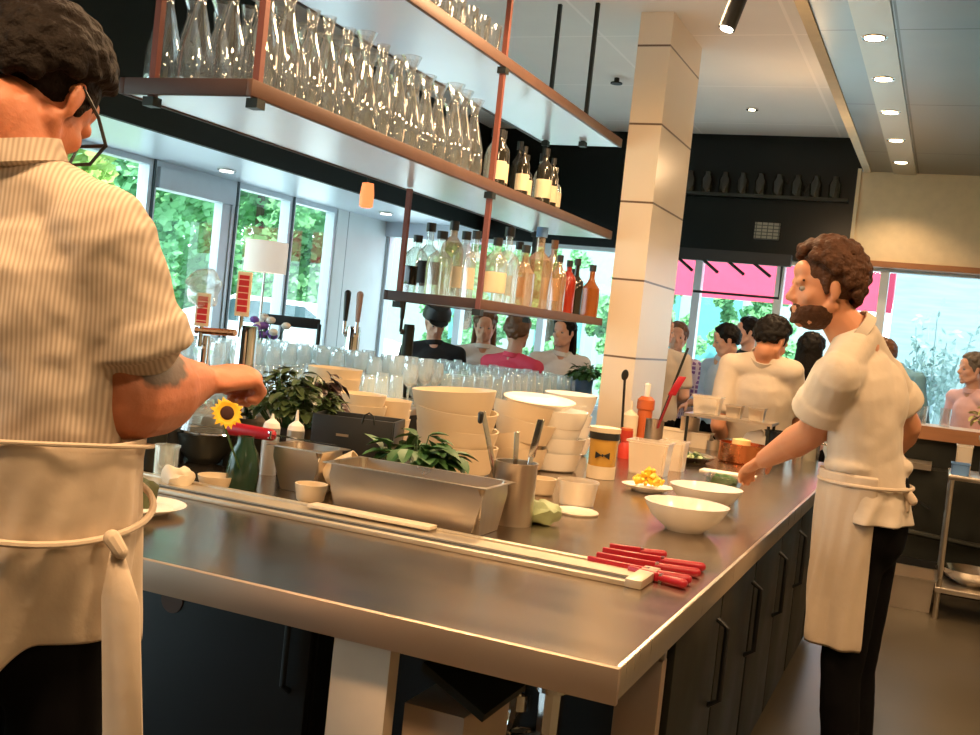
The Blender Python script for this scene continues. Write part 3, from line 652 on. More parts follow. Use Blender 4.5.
# herbs bag, clear tub and lid
b=MB(); rnd=random.Random(5); p=AZ(538,523,ZC)
b.el((0,0,.032),RT,UP,(.065,.05,.032),20,12)
for v in b.bm.verts: v.co+=noise.noise_vector(v.co*30)*.018; v.co.z=max(v.co.z,.001)
o=b.build('bag_of_herbs','greenl',loc=p); tag(o,'crumpled clear bag of pale green herbs beside the steel can','bag'); 
p=AZ(576,504,ZC); 
def tub(p,r,h,label,m='deli',name='deli_tub',tp=.86):
    return tag(MB().lathe([(0,0),(r*tp,0),(r,h),(r+.003,h),(r+.003,h-.006),(r-.002,h-.006),(r*tp-.002,.003),(0,.003)],n=32).build(name,m,loc=p),label,'container')

tub(p,.066,.078,'round clear plastic tub right of the herb bag','tubm')
o=MB().lathe([(0,0),(.066,0),(.070,.006),(.066,.010),(.060,.006),(0,.006)],n=32).build('tub_lid','deli',loc=AZ(579,512,ZC)+V((.0,-.03,0))); tag(o,'round milky lid lying in front of the clear tub','lid')
# tall jar with black lid and bow-tie mark
p=AZ(600,478,ZC); t=thing('tall_jar',p,'tall jar of golden liquid with black band and bow-tie mark','jar')
MB().lathe([(0,0),(.048,0),(.052,.02),(.055,.17),(0,.17)],p,n=30).build('jar_body','amber',t)
MB().lathe([(.054,.155),(.060,.155),(.060,.182),(.054,.182)],p,n=30).build('black_band','blackplastic',t)
MB().lathe([(.054,.182),(.062,.182),(.062,.200),(0,.200)],p,n=30).build('lid','board',t)
MB().lathe([(.0495,0),(.0560,.001),(.0560,.05),(.0525,.05)],p,n=30).build('label_band','board',t)
f=-V((p.x,p.y,0)).normalized(); s=V((-f.y,f.x,0)); c=p+f*.056+V((0,0,.095))
b=MB()
for sg in(-1,1): b.prism([c+s*sg*.003,c+s*sg*.028+V((0,0,.014)),c+s*sg*.028-V((0,0,.014))],.003,f)
b.el(c+f*.002,f,UP,(.003,.005,.006)); b.build('bow_tie_mark','blackplastic',t)
# ---------------------------------------------------------------- knives with red handles
def knife(a,b,label,w=.011,blade=.0):
    a=V(a);b=V(b); d=(b-a).normalized(); s=UP.cross(d); t=thing('knife',a,label,'knife','red-handled knives at the worktop corner')
    L=(b-a).length
    MB().obox(a+d*L*.30+V((0,0,w)),d*L*.30,s*w*.55,UP*w*.9,.003).build('blade_guard','red',t)
    h=MB().rc(a+d*L*.60+V((0,0,w)),a+d*L*.97+V((0,0,w*1.05)),w*.80,w*1.02,s,1.0,12).build('handle','red',t)
    MB().obox(a+d*L*.595+V((0,0,w)),d*.004,s*w*.6,UP*w*.92).build('bolster','steelb',t)
for k,(x0,y0,x1,y1,l) in enumerate(((609,548,664,556,'farthest of the red-handled knives, the short one'),(602,552,704,569,'red-handled knife second from the far end of the row'),(596,557,699,575,'red-handled knife in the middle of the row'),(587,561,690,582,'red-handled knife whose tip reaches farthest left'),(628,571,684,586,'nearest of the red-handled knives, next to the rail end'))):
    knife(AZ(x0,y0+3,ZC),AZ(x1,y1+3,ZC),l)
# ---------------------------------------------------------------- left group behind the rail
o=pan_mb(-1.80,-1.63,2.66,2.80,ZC+.001,ZC+.128,rim=.012); o=o.build('small_steel_pan','steel'); tag(o,'small deep steel pan under the red-handled chef\'s knife','pan')
pp=V((-1.72,2.70,ZC+.13)); t=thing('chef_knife',pp,'chef\'s knife with fat red handle resting across the small steel pan','knife')
a=AY(230,440,2.70); c=AY(270,443,2.70); e=AY(337,441,2.70); zz=ZC+.152
a.z=c.z=e.z=zz
MB().rc(a,c,.021,.018,UP,.85,14).build('handle','redbright' if False else 'red',t)
d=(e-c).normalized(); s=UP.cross(d)
b=MB(); b.prism([c-s*.012,e,e+s*.004,c+s*.020],.0018,UP); b.build('blade','steelb',t)
MB().obox(c+d*.004,d*.006,s*.014,UP*.012,.002).build('bolster','steelb',t)
def ramekin(p,r,h,label,up=(0,0,1),m='cream'): return tag(deepbowl(r,h,up=up,th=.004).build('ramekin',m,loc=p),label,'ramekin')
ramekin(AZ(290,505,ZC)+V((0,.10,0)),.046,.05,'small cream ramekin in front of the small steel pan')
ramekin(AZ(315,498,ZC)+V((-.0,.16,0)),.055,.075,'cream cup standing between the two steel pans')
ramekin(AZ(338,492,ZC+.02)+V((-.06,.03,.035)),.042,.10,'cream cup lying tipped against the long steel pan',up=(.9,.25,.5))
ramekin(AZ(205,487,ZC)+V((0,.05,0)),.055,.03,'low pale dish with crumpled cloth, left of the green vase')
b=MB(); b.el((0,0,.028),RT,UP,(.045,.04,.03),18,12)
for v in b.bm.verts: v.co+=noise.noise_vector(v.co*28)*.02; v.co.z=max(v.co.z,.0)
tag(b.build('crumpled_cloth','board',loc=AZ(171,488,ZC)+V((0,.03,0))),'crumpled cream cloth beside the rail, near the cook\'s elbow','cloth')
# steel mixing bowl with lid
p=AZ(200,462,ZC)+V((0,.02,0)); t=thing('steel_bowl',p,'round steel bowl behind the crumpled cloth','bowl')
MB().lathe([(0,0),(.05,0),(.085,.04),(.10,.10),(.104,.102),(.097,.10),(.08,.04),(0,.01)],p,n=32).build('bowl_body','steeld',t); MB().lathe([(.105,.098),(.109,.102),(.105,.106),(.1,.102)],p,n=32).build('rim','chrome',t)
o=tag(MB().lathe([(.098,0),(.085,.05),(.05,.075),(.015,.085),(.015,.1),(0,.1)],n=32).build('glass_cover','bclear',loc=p+V((0,0,.107))),'domed clear cover on the round steel bowl','cover')
for k,(x,y,r,h,m,l) in enumerate(((140,460,.04,.14,'steeld','dark cylinder container beside the cook\'s apron'),(153,470,.035,.10,'bclear','clear glass beside the dark cylinder near the cook\'s apron'),(160,450,.045,.15,'blackplastic','black canister behind the clear glass near the cook\'s elbow'))):
    tub(AZ(x,y+10,ZC)+V((0,.05,0)),r,h,l,m,'canister',.96)
# dark vase with sunflower
p=AZ(235,488,ZC)+V((0,.03,0)); t=thing('flower_vase',p,'dark green glass vase holding the sunflower','vase')
MB().lathe([(0,0),(.045,0),(.048,.05),(.040,.10),(.024,.13),(.024,.15),(.020,.15),(.020,.02),(0,.02)],p,n=28).build('vase_body',mat('green_vase_glass',(.02,.05,.03),.12),t)
fl=AD(227,413,2.88); t=thing('sunflower',fl,'small yellow sunflower with a dark centre below the cook\'s fist','flower')
nf=(V((0,0,1.45))-fl).normalized(); nf=(nf+V((0,0,.25))+RT*.25).normalized(); a=nf.orthogonal().normalized(); c=nf.cross(a)
b=MB()
for k in range(18):
    an=2*PI*k/18; u=a*math.cos(an)+c*math.sin(an); s=nf.cross(u); r0=.017; r1=.044+.004*math.sin(k*2.3)
    b.prism([fl+u*r0-s*.005,fl+u*(r0+r1)*.5-s*.0075+nf*.004,fl+u*r1+nf*.001,fl+u*(r0+r1)*.5+s*.0075+nf*.004,fl+u*r0+s*.005],.0012,nf)
b.build('petals','petal',t); MB().el(fl+nf*.003,nf,UP,(.008,.019,.019)).build('flower_centre','flowerc',t)
MB().tube([fl-nf*.003,fl-nf*.02-UP*.03,p+V((0,0,.03))],.003).build('stem','green',t)
# leafy herbs
def leafclump(name,loc,spread,h,n,leaf,m,label,cat,stem='green',seed=1,z=.0,curl=.3,potargs=None):
    rnd=random.Random(seed); t=thing(name,loc,label,cat); b=MB(); sb=MB(); loc=V(loc)
    for k in range(n):
        a=rnd.uniform(0,2*PI); q=math.sqrt(rnd.random()); tip=loc+V((spread[0]*q*math.cos(a),spread[1]*q*math.sin(a),z+h*(1-.55*q*q)*rnd.uniform(.45,1)))
        if k%3==0: sb.tube([loc+V((0,0,z*.3)),loc.lerp(tip,.6)+V((0,0,.02)),tip],.0018,5)
        d=V((math.cos(a),math.sin(a),rnd.uniform(-.6,.5))).normalized(); d=(d+V((rnd.gauss(0,.4),rnd.gauss(0,.4),0))).normalized(); s=d.cross(UP).normalized(); nn=s.cross(d); l=leaf*rnd.uniform(.6,1.15); w=l*.32
        P0=tip; pts=[]
        vs=[[P0+d*l*f_+s*w*wf*sg+nn*(-(f_**2)*l*curl+abs(sg)*w*.35*(wf)) for sg in(-1,0,1)] for f_,wf in((0,.05),(.25,.8),(.55,1),(.82,.6),(1,.03))]
        vv=[[b.bm.verts.new(x) for x in r] for r in vs]
        for r0,r1 in zip(vv,vv[1:]):
            for j in(0,1): b.bm.faces.new((r0[j],r0[j+1],r1[j+1],r1[j]))
    b.build('leaves',m,t); sb.build('stems',stem,t)
    if potargs: MB().lathe(potargs[0],loc,n=28).build('pot',potargs[1],t)
    return t
p=AZ(415,478,ZC)+V((0,-.25,0)); p=AD(418,460,3.25); p.z=ZC
leafclump('basil_plant',p,(.12,.085),.11,80,.080,'green','bunch of green basil leaves behind the long steel pan','plant',seed=4,z=.09,potargs=([(0,0),(.05,0),(.06,.09),(.055,.09),(.045,.02),(0,.02)],'blackplastic'))
p=AD(290,440,3.62); p.z=ZC
leafclump('herb_plant',p,(.16,.11),.22,340,.05,'herb','bushy dark herb plant in a black pot beyond the small steel pan','plant',seed=8,z=.13,potargs=([(0,0),(.07,0),(.085,.14),(.08,.14),(.06,.02),(0,.02)],'blackplastic'))
p=AD(318,430,3.72); p.z=ZC
leafclump('purple_plant',p,(.07,.06),.19,60,.06,'purpleleaf','drooping dark purple-leaved plant right of the bushy herb plant','plant',stem='purpleleaf',seed=9,z=.15,curl=.7,potargs=([(0,0),(.045,0),(.055,.10),(.05,.1),(.04,.02),(0,.02)],'blackplastic'))
for k,(x,y) in enumerate(((272,425),(296,430))):
    q=AD(x,y,3.42); q.z=ZC
    t=thing('squeeze_bottle',q,['squeeze bottle with white nozzle left of the pointed one, behind the chef\'s knife','squeeze bottle with pointed white nozzle behind the chef\'s knife'][k],'bottle','squeeze bottles behind the chef\'s knife')
    MB().lathe([(0,0),(.028,0),(.028,.15),(0,.15)],q,n=18).build('bottle_body','tubm',t); MB().lathe([(.028,.15),(.024,.165),(.006,.18),(.003,.215 if k else .195),(0,.215 if k else .195)],q,n=18).build('nozzle','paper',t)
# black basket
p=AD(357,445,3.45); p.z=ZC; a=p
t=thing('black_basket',p,'black rectangular basket with a small wire loop, between plant and basil','basket')
u=(AZ(395,455,ZC)-AZ(320,440,ZC)); u=V((.93,.25,0)).normalized(); w=V((-u.y,u.x,0))
b=MB(); 
b.obox(p+V((0,0,.008)),u*.13,w*.075,V((0,0,.007)))
for sg in(-1,1): b.obox(p+w*.075*sg+V((0,0,.11)),u*.13,w*.004,V((0,0,.104)),.002); b.obox(p+u*.13*sg+V((0,0,.11)),u*.004,w*.075,V((0,0,.104)),.002)
b.build('basket_body','blackplastic',t)
MB().tube([p+w*.08*sg+u*q+V((0,0,zq)) for sg,q,zq in((-1,.03,.20),(-1,.035,.225),(-1,.05,.235),(-1,.065,.225),(-1,.07,.20))],.003).build('loop','steeld',t)
MB().obox(p-w*.0805-u*.03+V((0,0,.155)),u*.02,w*.001,V((0,0,.004))).build('badge','steel',t)
# plate with food at the left edge
p=AZ(138,511,ZC); o=bowl_mb(.115,.02,foot=.6,sx=1,sy=1).build('white_plate','white',loc=p); tag(o,'white round plate at the left cook\'s apron','plate')
b=MB(); b.lathe([(0,0),(.04,0),(.042,.05),(.03,.062),(0,.064)],n=20)
for v in b.bm.verts: v.co+=noise.noise_vector(v.co*40)*.012
tag(b.build('plated_food',mat('dark_green_food',(.07,.08,.03),.6,0,.6,40),loc=p+V((-.0,.0,.014))),'mound of dark green food on the plate beside the apron','food')
# ---------------------------------------------------------------- far part of the worktop
def put(x,y,z=ZC):
    p=AZ(x,y,z)
    if p.y>5.88: p=AY(x,y,5.88); p.z=z
    return p
def sq(p,a,bb,h,label,m,name='storage_tub',cat='container',th=.003,tp=.86):
    b=MB(); 
    def ring(g,z): return [b.bm.verts.new((sx*(a*g),sy*(bb*g),z)) for sx,sy in((-1,-1),(1,-1),(1,1),(-1,1))]
    rs=[ring(tp,0),ring(1,h),ring(1.06,h),ring(1.06,h-.008),ring(1.0,h-.008),ring(.96,h-.008),ring(tp-.04,th)]
    rs=[ring(tp,0),ring(.99,h-.01),ring(1.06,h-.008),ring(1.06,h),ring(.97,h),ring(tp-.04,th)]
    b.bm.faces.new(rs[0][::-1]); b.bm.faces.new(rs[-1])
    for x_,y_ in zip(rs,rs[1:]):
        for i in range(4): b.bm.faces.new((x_[i],x_[(i+1)%4],y_[(i+1)%4],y_[i]))
    bmesh.ops.bevel(b.bm,geom=[e for e in b.bm.edges if abs(e.verts[0].co.z-e.verts[1].co.z)>.03],offset=.01,segments=2,affect='EDGES')
    return tag(b.build(name,m,loc=p),label,cat)
sq(put(648,474),.085,.06,.14,'large clear plastic tub behind the yellow pepper','tubm')
sq(put(672,470),.055,.05,.13,'smaller clear plastic tub just right of the large one','tubm')
p=put(624,458); t=thing('sauce_bottle',p,'short red sauce bottle behind the clear tubs','bottle'); MB().lathe([(0,0),(.032,0),(.032,.055),(.022,.075),(.030,.10),(.030,.13),(0,.13)],p,n=20).build('bottle_body','redbright',t); MB().lathe([(0,.13),(.028,.13),(.028,.14),(0,.14)],p,n=20).build('cap','orange',t)
p=put(628,438); t=thing('squeeze_bottle',p,'cream squeeze bottle beside the ladle at the column','bottle'); MB().lathe([(0,0),(.045,0),(.045,.13),(.02,.15),(.008,.16),(.006,.21),(0,.21)],p,n=20).build('bottle_body','board',t)
p=put(641,428)+V((0,.05,0)); t=thing('squeeze_bottle',p,'orange squeeze bottle with white nozzle near the column','bottle'); MB().lathe([(0,0),(.042,0),(.042,.16),(.05,.17),(.05,.22),(.03,.24),(0,.24)],p,n=20).build('bottle_body','orange',t); MB().lathe([(0,.24),(.016,.24),(.02,.31),(0,.32)],p,n=16).build('nozzle','paper',t)
p=put(652,449); can(p,.047,.155,'steel can holding the red spatula')
spoon(p+V((0,0,.05)),AD(672,393,5.35),'red spatula sticking out of the steel can toward the right',False,m='red',cat='rubber spatula')
o=MB().obox(AD(677,386,5.4),(AD(685,374,5.4)-AD(672,396,5.4)).normalized()*.055,RT*.02,FW*.006,.004).build('blade','red'); pr=[x for x in bpy.data.objects if x.name.startswith('rubber_spatula')][0]; o.parent=pr; o.location=o.location-pr.location
spoon(p+V((0,0,.06)),AD(688,348,5.6),'long thin dark steel rod leaning right behind the red spatula',False,m='steeld',cat='skewer')
p=put(632,443); q=AD(625,375,5.6); spoon(V((p.x-.06,p.y,ZC+.002)),q,'black-handled ladle standing by the column',True,m='blackplastic',cat='ladle')
can(put(690,418)+V((0,.02,0)),.052,.16,'dark steel can behind the cream trays, below the plaid shirt')
for k,(x,y,l) in enumerate(((672,428,'long cream tray with a small slot, left of the pair behind the cans'),(700,425,'cream tray right of the slotted one'))):
    sq(put(x,y),.12 if k==0 else .07,.06,.085,l,'board','cream_tray','tray',tp=.94)
p=put(690,462); o=bowl_mb(.12,.035,foot=.6,sx=1.0,sy=1.3).build('steel_platter','steelb',loc=p); tag(o,'oval steel platter of green salad leaves behind the tubs','platter')
leafclump('salad_leaves',p+V((0,0,.012)),(.075,.09),.035,70,.035,'greenl','pale green salad leaves piled on the oval steel platter','food',seed=22,z=.0)
# steel rail shelf in the middle of the far worktop
t=thing('pass_shelf',(-1.03,5.75,ZC),'low steel shelf on thin posts over the far worktop','shelf')
a=AX(660,408,-1.75)
MB().box((-1.27,5.72,1.075),(-.80,5.96,1.09)).build('shelf_top','steel',t)
for x in(-1.25,-.82):
    for y in(5.74,5.94): MB().tube([(x,y,ZC),(x,y,1.075)],.008).build('leg','steeld',t)
sq(AD(716,393,5.9)*1.0,.075,.06,.10,'clear tub with dark contents on the low steel shelf','tubm').location=V((-1.17,5.84,1.091))
b=MB().el((0,0,.02),RT,UP,(.05,.04,.025)); tag(b.build('olives','black',loc=(-1.17,5.84,1.098)),'dark olives in the clear tub on the steel shelf','food',kind='stuff')
for k,x in enumerate((-1.02,-.90)): sq(V((x,5.83,1.091)),.042,.05,.07,['small grey steel tin left of its twin on the low steel shelf','small grey steel tin right end of the low steel shelf'][k],'steel','small_tin','tin')
# copper pot
p=put(741,463); t=thing('copper_pot',p,'round copper pot with pale butter inside, beside the cook\'s hand','pot')
MB().lathe([(0,0),(.105,0),(.115,.01),(.115,.095),(.119,.098),(.111,.098),(.110,.012),(0,.010)],p,n=36).build('pot_body','copper',t)
MB().tube([p+V((.11,.02,.08)),p+V((.20,.06,.10)),p+V((.27,.09,.11))],.008).build('handle','steelb',t)
o=MB().lathe([(0,0),(.05,0),(.045,.055),(0,.06)],n=20).build('butter_block',mat('pale_butter',(.8,.6,.25),.5),loc=p+V((-.01,0,.0105))); o.scale=(1,1,1.9); tag(o,'pale yellow butter standing in the copper pot','food')
o=MB().box((-.12,-.05,0),(.12,.05,.006)).build('white_cloth','paper',loc=put(728,474)); tag(o,'folded white cloth lying in front of the copper pot','cloth')
# jar with greens under the hand
p=put(722,495); sq(p,.062,.055,.075,'square glass tub of dark greens below the cook\'s hand','plastic')
b=MB(); b.el((0,0,.030),RT,UP,(.052,.047,.026),16,10)
for v in b.bm.verts: v.co+=noise.noise_vector(v.co*35)*.012; v.co.z=max(.004,v.co.z*1.35)
tag(b.build('chopped_greens','green',loc=p+V((0,0,.002))),'dark chopped greens inside the square glass tub','food',kind='stuff')
# stock pots and towel
def pot(p,r,h,label,m='steelb'):
    t=thing('stock_pot',p,label,'pot'); MB().lathe([(0,0),(r,0),(r,h),(r+.006,h),(r+.006,h+.004),(r-.004,h+.004),(r-.004,.006),(0,.006)],p,n=32).build('pot_body',m,t)
    for sg in(-1,1): c=p+RT*sg*r; MB().tube([c+FW*.03+V((0,0,h*.8)),c+RT*sg*.03+FW*.03+V((0,0,h*.8)),c+RT*sg*.03-FW*.03+V((0,0,h*.8)),c-FW*.03+V((0,0,h*.8))],.005).build('handle',m,t)
pot(put(799,452)+V((0,.05,0)),.10,.13,'bright steel stock pot at the far end, beside the reaching arm')
pot(put(776,452)+V((0,.05,0)),.075,.14,'blackened pot between towel and steel stock pot','black')
b=MB(); b.el((0,0,.065),RT,UP,(.06,.035,.075),20,14)
for v in b.bm.verts: v.co+=noise.noise_vector(v.co*16)*.03; v.co.z=max(0,v.co.z)
tag(b.build('kitchen_towel','paper',loc=put(756,454)),'white towel crumpled upright behind the copper pot','towel')
for k,(x,y,r,h,m,l) in enumerate(((715,432,.06,.05,'steel','low round steel dish left of the copper pot'),(703,446,.05,.06,'steel','steel cup behind the salad platter'),(735,436,.05,.07,'steelb','steel cup between dish and white towel'),(697,430,.05,.05,'steeld','dark steel dish near the cream trays'),(728,447,.04,.05,'tubm','clear cup left of the copper pot'))):
    tub(put(x,y),r,h,l,m,'steel_cup',.9)
# ================================================================ BAR with glasses and taps
ZB2=1.05
t=thing('bar_counter',(-2.7,5.0,0),'bar counter behind the bowl stacks, covered with clean glasses','counter')
MB().box((-3.35,2.95,1.01),(-2.16,6.95,ZB2),.004).build('bar_top','steel',t); MB().box((-3.25,3.0,0),(-2.22,6.9,1.01)).build('bar_body','steeld',t)
g1=MB().lathe([(0,.125),(.028,.125),(.030,.12),(.038,.0),(.036,0),(.028,.115),(0,.118)],n=16).build('drinking_glass','glassb',loc=(0,0,0))
g2=MB().lathe([(0,.004),(.032,.0),(.033,.004),(.005,.012),(.004,.075),(.03,.10),(.040,.14),(.034,.195),(.032,.195),(.037,.14),(.028,.105),(0,.082)],n=16).build('stemmed_glass','glassb',loc=(0,0,0))
rnd=random.Random(21); 
for i in range(11):
    for j in range(24):
        x=-2.24-.097*i; y=3.72+.130*j
        stem=(j in(5,6,7)) or (i>=6 and j<9)
        place(g2 if stem else g1,(x+rnd.uniform(-.006,.006),y+rnd.uniform(-.008,.008)+(.03 if i%2 else 0),ZB2),'clear stemmed glass standing upright among the rows on the bar' if stem else 'clear tumbler standing upside down among the rows on the bar','glass','clean glasses in rows on the bar',sc=(1,1,rnd.uniform(.93,1.1)))
def tap(loc,h,label,handles,r=.03,body='chrome',par=None):
    t=thing('beer_tap',loc,label,'beer tap'); loc=V(loc)
    MB().lathe([(0,0),(r*1.6,0),(r*1.6,.01),(r,.02),(r,h-.02),(r*.9,h),(0,h)],loc,n=24).build('tower',body,t)
    for k,(off,hh,m,shape,lb) in enumerate(handles):
        o=loc+off; MB().tube([loc+V((off.x*.2,off.y*.2,h-.04)),V((o.x,o.y,loc.z+h-.04))],.014).build('faucet',body,t)
        MB().tube([V((o.x,o.y,loc.z+h-.04)),V((o.x,o.y,loc.z+h+.03))],.008).build('lever',body,t)
        z0=loc.z+h+.03
        if shape=='card':
            c=V((o.x,o.y,z0+hh/2)); cd=MB().obox(c,RT*.024,FW*.006,UP*hh/2,.003).build('handle_card','board',t,label='red and cream tap handle card')
            MB().obox(c-FW*.0065,RT*.017,FW*.001,UP*(hh/2-.012)).build('red_panel',m,cd)
        else: MB().rc(V((o.x,o.y,z0)),V((o.x,o.y,z0+hh)),.011,.017,RT,1,14).build('handle',m,t)
    return t
M['redcard']=grid_mat('red_printed_card',(.55,.02,.03),(.85,.6,.5),0,0,.022,w=.003)
p=AD(247,340,3.62); z=p.z
tap(V((p.x,p.y,ZB2)),.31,'chrome beer tap with tall red card handle, nearest the cook\'s fist',[(V((-.01,-.03,0)),.15,'redcard','card','')],r=.036)
p=AD(205,345,3.72)
tap(V((p.x,p.y,ZB2)),.26,'chrome beer tap with short red card handle, behind the cook\'s forearm',[(V((0,-.03,0)),.115,'redcard','card','')],r=.020)
t=MB().tube([AD(196,330,3.7),AD(235,333,3.65)],.012).build('tap_pipe','copper'); tag(t,'short copper-toned pipe joining the two red-handled taps','pipe')
# clear plastic wrap over the left tap
b=MB(); c=AD(203,290,3.7); b.el(c,RT,UP,(.055,.035,.07),20,14)
for v in b.bm.verts: v.co+=noise.noise_vector(v.co*22)*.03
tag(b.build('plastic_wrap','bclear'),'crumpled clear plastic wrap over the short red tap handle','plastic wrap')
p=AD(352,345,5.3); tap(V((p.x,p.y,ZB2)),.32,'chrome tap tower with a black handle and a pale wooden handle',[(V((-.035,-.03,0)),.13,'blackplastic','h',''),(V((.035,-.03,0)),.13,mat('pale_pink_wood',(.50,.33,.27),.6),'h','')],r=.035)
p=AD(408,340,5.3); tap(V((p.x,p.y,ZB2)),.36,'dark tap tower with a tall black handle below the lowest shelf\'s left end',[(V((-.03,-.03,0)),.17,'blackplastic','h','')],r=.028,body='steeld')
# table lamp with square cream shade in front of the left windows
p=AD(266,257,6.6); 
tb=thing('dining_table',(p.x,p.y,0),'low wooden side table under the cream-shaded lamp','table')
MB().box((p.x-.35,p.y-.35,.98),(p.x+.35,p.y+.35,1.02)).build('tabletop','wood',tb)
for a in(-1,1):
    for c in(-1,1): MB().box((p.x+a*.3-.02,p.y+c*.3-.02,0),(p.x+a*.3+.02,p.y+c*.3+.02,.98)).build('leg','wood',tb)
t=thing('table_lamp',(p.x,p.y,1.02),'table lamp with rectangular cream shade in front of the left windows','lamp')
MB().lathe([(.12,0),(.13,0),(.13,.19),(.12,.19)],(p.x,p.y,p.z-.095),n=32).build('lamp_shade',mat('backlit_glow_shade_cloth',(.95,.86,.76),.9,emit=.45),t); MB().tube([(p.x,p.y,1.02),(p.x,p.y,p.z+.02)],.009).build('pole','steelb',t); MB().cyl((p.x,p.y,1.02),.07,.02).build('base','steelb',t)  # weak shade emission stands in for window light behind the cloth
# purple and white flowers beside lamp
p=AD(262,305,6.2); t=thing('flower_bouquet',(p.x,p.y,1.02),'small purple and white bouquet below the cream lamp shade','flowers'); q=V((p.x,p.y,1.02)); q=V((tb.location.x+.22,tb.location.y-.24,1.02)); t.location=q; rnd=random.Random(2)
b=MB(); w=MB(); s_=MB()
for k in range(26):
    c=q+V((rnd.gauss(0,.07),rnd.gauss(0,.06),.27+rnd.gauss(0,.07))); (b if k%2 else w).el(c,UP,RT,(.022,.028,.028),8,6); s_.tube([q+V((0,0,.05)),c],.003,5)
b.build('purple_blossoms','purple',t); w.build('white_blossoms','paper',t); s_.build('stems','green',t); MB().lathe([(0,0),(.035,0),(.045,.15),(.04,.15),(.03,.01),(0,.01)],q,n=18).build('vase','bclear',t)
# green plant by the column on the bar end
p=AD(588,368,7.0); leafclump('potted_herb',V((p.x,p.y-.05,ZB2)),(.09,.09),.12,110,.06,'green','small bright green potted plant left of the column under the bottle shelf','plant',seed=31,z=.10,potargs=([(0,0),(.05,0),(.06,.11),(.055,.11),(.045,.02),(0,.02)],'bluecard'))
# dark chair back outside the bar in front of the window (left)
def stool(p,zs,label,back=True,m='black'):
    t=thing('bar_stool',(p[0],p[1],0),label,'bar stool','bar stools')
    p=V((p[0],p[1],0)); MB().cyl(p+V((0,0,zs-.04)),.17,.04,n=28).build('seat',m,t)
    for a in range(4):
        d=V((math.cos(a*PI/2+.8),math.sin(a*PI/2+.8),0)); MB().tube([p+d*.12+V((0,0,zs-.04)),p+d*.2],.012).build('leg','steeld',t)
    MB().tube([p+V((math.cos(q*PI/8),math.sin(q*PI/8),0))*.165+V((0,0,zs*.4)) for q in range(17)],.008).build('foot_ring','steeld',t)
    return t
p=AD(293,325,7.3); t=thing('bar_chair',(p.x,p.y,0),'black bar chair with an open back in front of the parked car','chair')
x,y=p.x,p.y
MB().box((x-.2,y-.2,.74),(x+.2,y+.2,.78),.01).build('seat','black',t)
MB().obox((x-.02,y,1.33),RT*.20,FW*.015,UP*.035,.008).build('backrest','black',t)
for sg in(-1,1):
    MB().tube([V((x,y,1.33))+RT*sg*.18,V((x,y,.76))+RT*sg*.18],.014).build('back_post','black',t)
    for s2 in(-1,1): MB().tube([V((x+.17*sg,y+.17*s2,.75)),V((x+.2*sg,y+.2*s2,0))],.014).build('leg','black',t)
# ================================================================ RIGHT SIDE, BEYOND THE COOK
t=thing('bar_ledge',(1.2,8.2,0),'brown wooden ledge running under the right-hand windows','counter')
MB().box((-.55,7.95,1.03),(3.05,8.40,1.075),.004).build('ledge_top',mat('pale_bar_top',(.62,.50,.38),.35),t); MB().box((-.55,7.93,.985),(3.05,7.96,1.075)).build('front_edge','wood',t); MB().box((-.45,8.05,0),(3.05,8.3,1.03)).build('body','steeld',t)
t=thing('back_counter',(1.0,7.75,0),'dark low steel counter against the ledge','counter')
MB().box((-.40,7.62,.80),(-.02,7.93,.84)).build('top','steel',t); MB().box((-.38,7.7,.2),(3.0,7.93,.8)).build('back_panel','steeld',t); MB().box((-.38,7.66,0),(3.0,7.9,.2)).build('plinth','black',t)
MB().tube([(-.2,7.64,.8),(-.15,7.62,.62),(-.22,7.62,.5),(-.12,7.62,.48),(-.08,7.6,.6),(.0,7.62,.55)],.012).build('hose','black',t)
MB().tube([(-.4,7.6,.40),(.3,7.6,.36),(1.2,7.6,.36)],.02).build('pipe','steeld',t)
sq(V((-.17,7.18,0.0)),.25,.2,.20,'wide low steel bin on the floor behind the standing cook','steel','floor_bin','bin',tp=.95)
rk=thing('wire_rack',(.55,7.1,0),'steel shelf rack at the right edge, holding bowls','rack')
for z in(.19,.86): MB().box((.08,6.85,z-.03),(1.15,7.35,z),.003).build('shelf',M['steel'],rk)
for x in(.10,1.13):
    for y in(6.87,7.33): MB().tube([(x,y,0),(x,y,.83)],.016).build('leg','steel',rk)
o=tag(bowl_mb(.17,.10,foot=.35,th=.003).build('mixing_bowl','steelb',loc=(.27,7.08,.19)),'shiny steel mixing bowl on the lower rack shelf, at the photo\'s right edge','bowl')
o=tag(bowl_mb(.16,.09,foot=.35,th=.003).build('mixing_bowl','black',loc=(.22,7.15,.19)),'dark pan lying left of the shiny mixing bowl on the rack','pan'); o.location=(.17,7.26,.19); o.scale=(.6,.6,.6)
sq(V((.14,6.95,.86)),.05,.05,.07,'small white and blue packet on the rack\'s top shelf','bluecard','packet','packet',tp=.98)
sq(V((.155,7.10,.86)),.045,.045,.17,'tall clear canister at the rack\'s left corner','tubm','canister','canister',tp=.95)
t=thing('coffee_grinder',(.38,7.15,.86),'dark machine standing on the rack at the right edge','machine')
MB().box((.25,7.04,.86),(.52,7.26,1.06),.01).build('machine_body','black',t); MB().box((.23,7.02,1.06),(.54,7.28,1.09),.005).build('top_tray','steel',t); MB().tube([(.24,7.03,1.12),(.52,7.03,1.12)],.012).build('handle','black',t)
leafclump('flower_bunch',(.30,7.16,1.09),(.12,.1),.16,110,.05,mat('muted_yellow_green_leaf',(.42,.40,.14),.6,0,.4,30),'yellow-green flower bunch on the dark machine at the right edge','flowers',seed=41,z=.05)
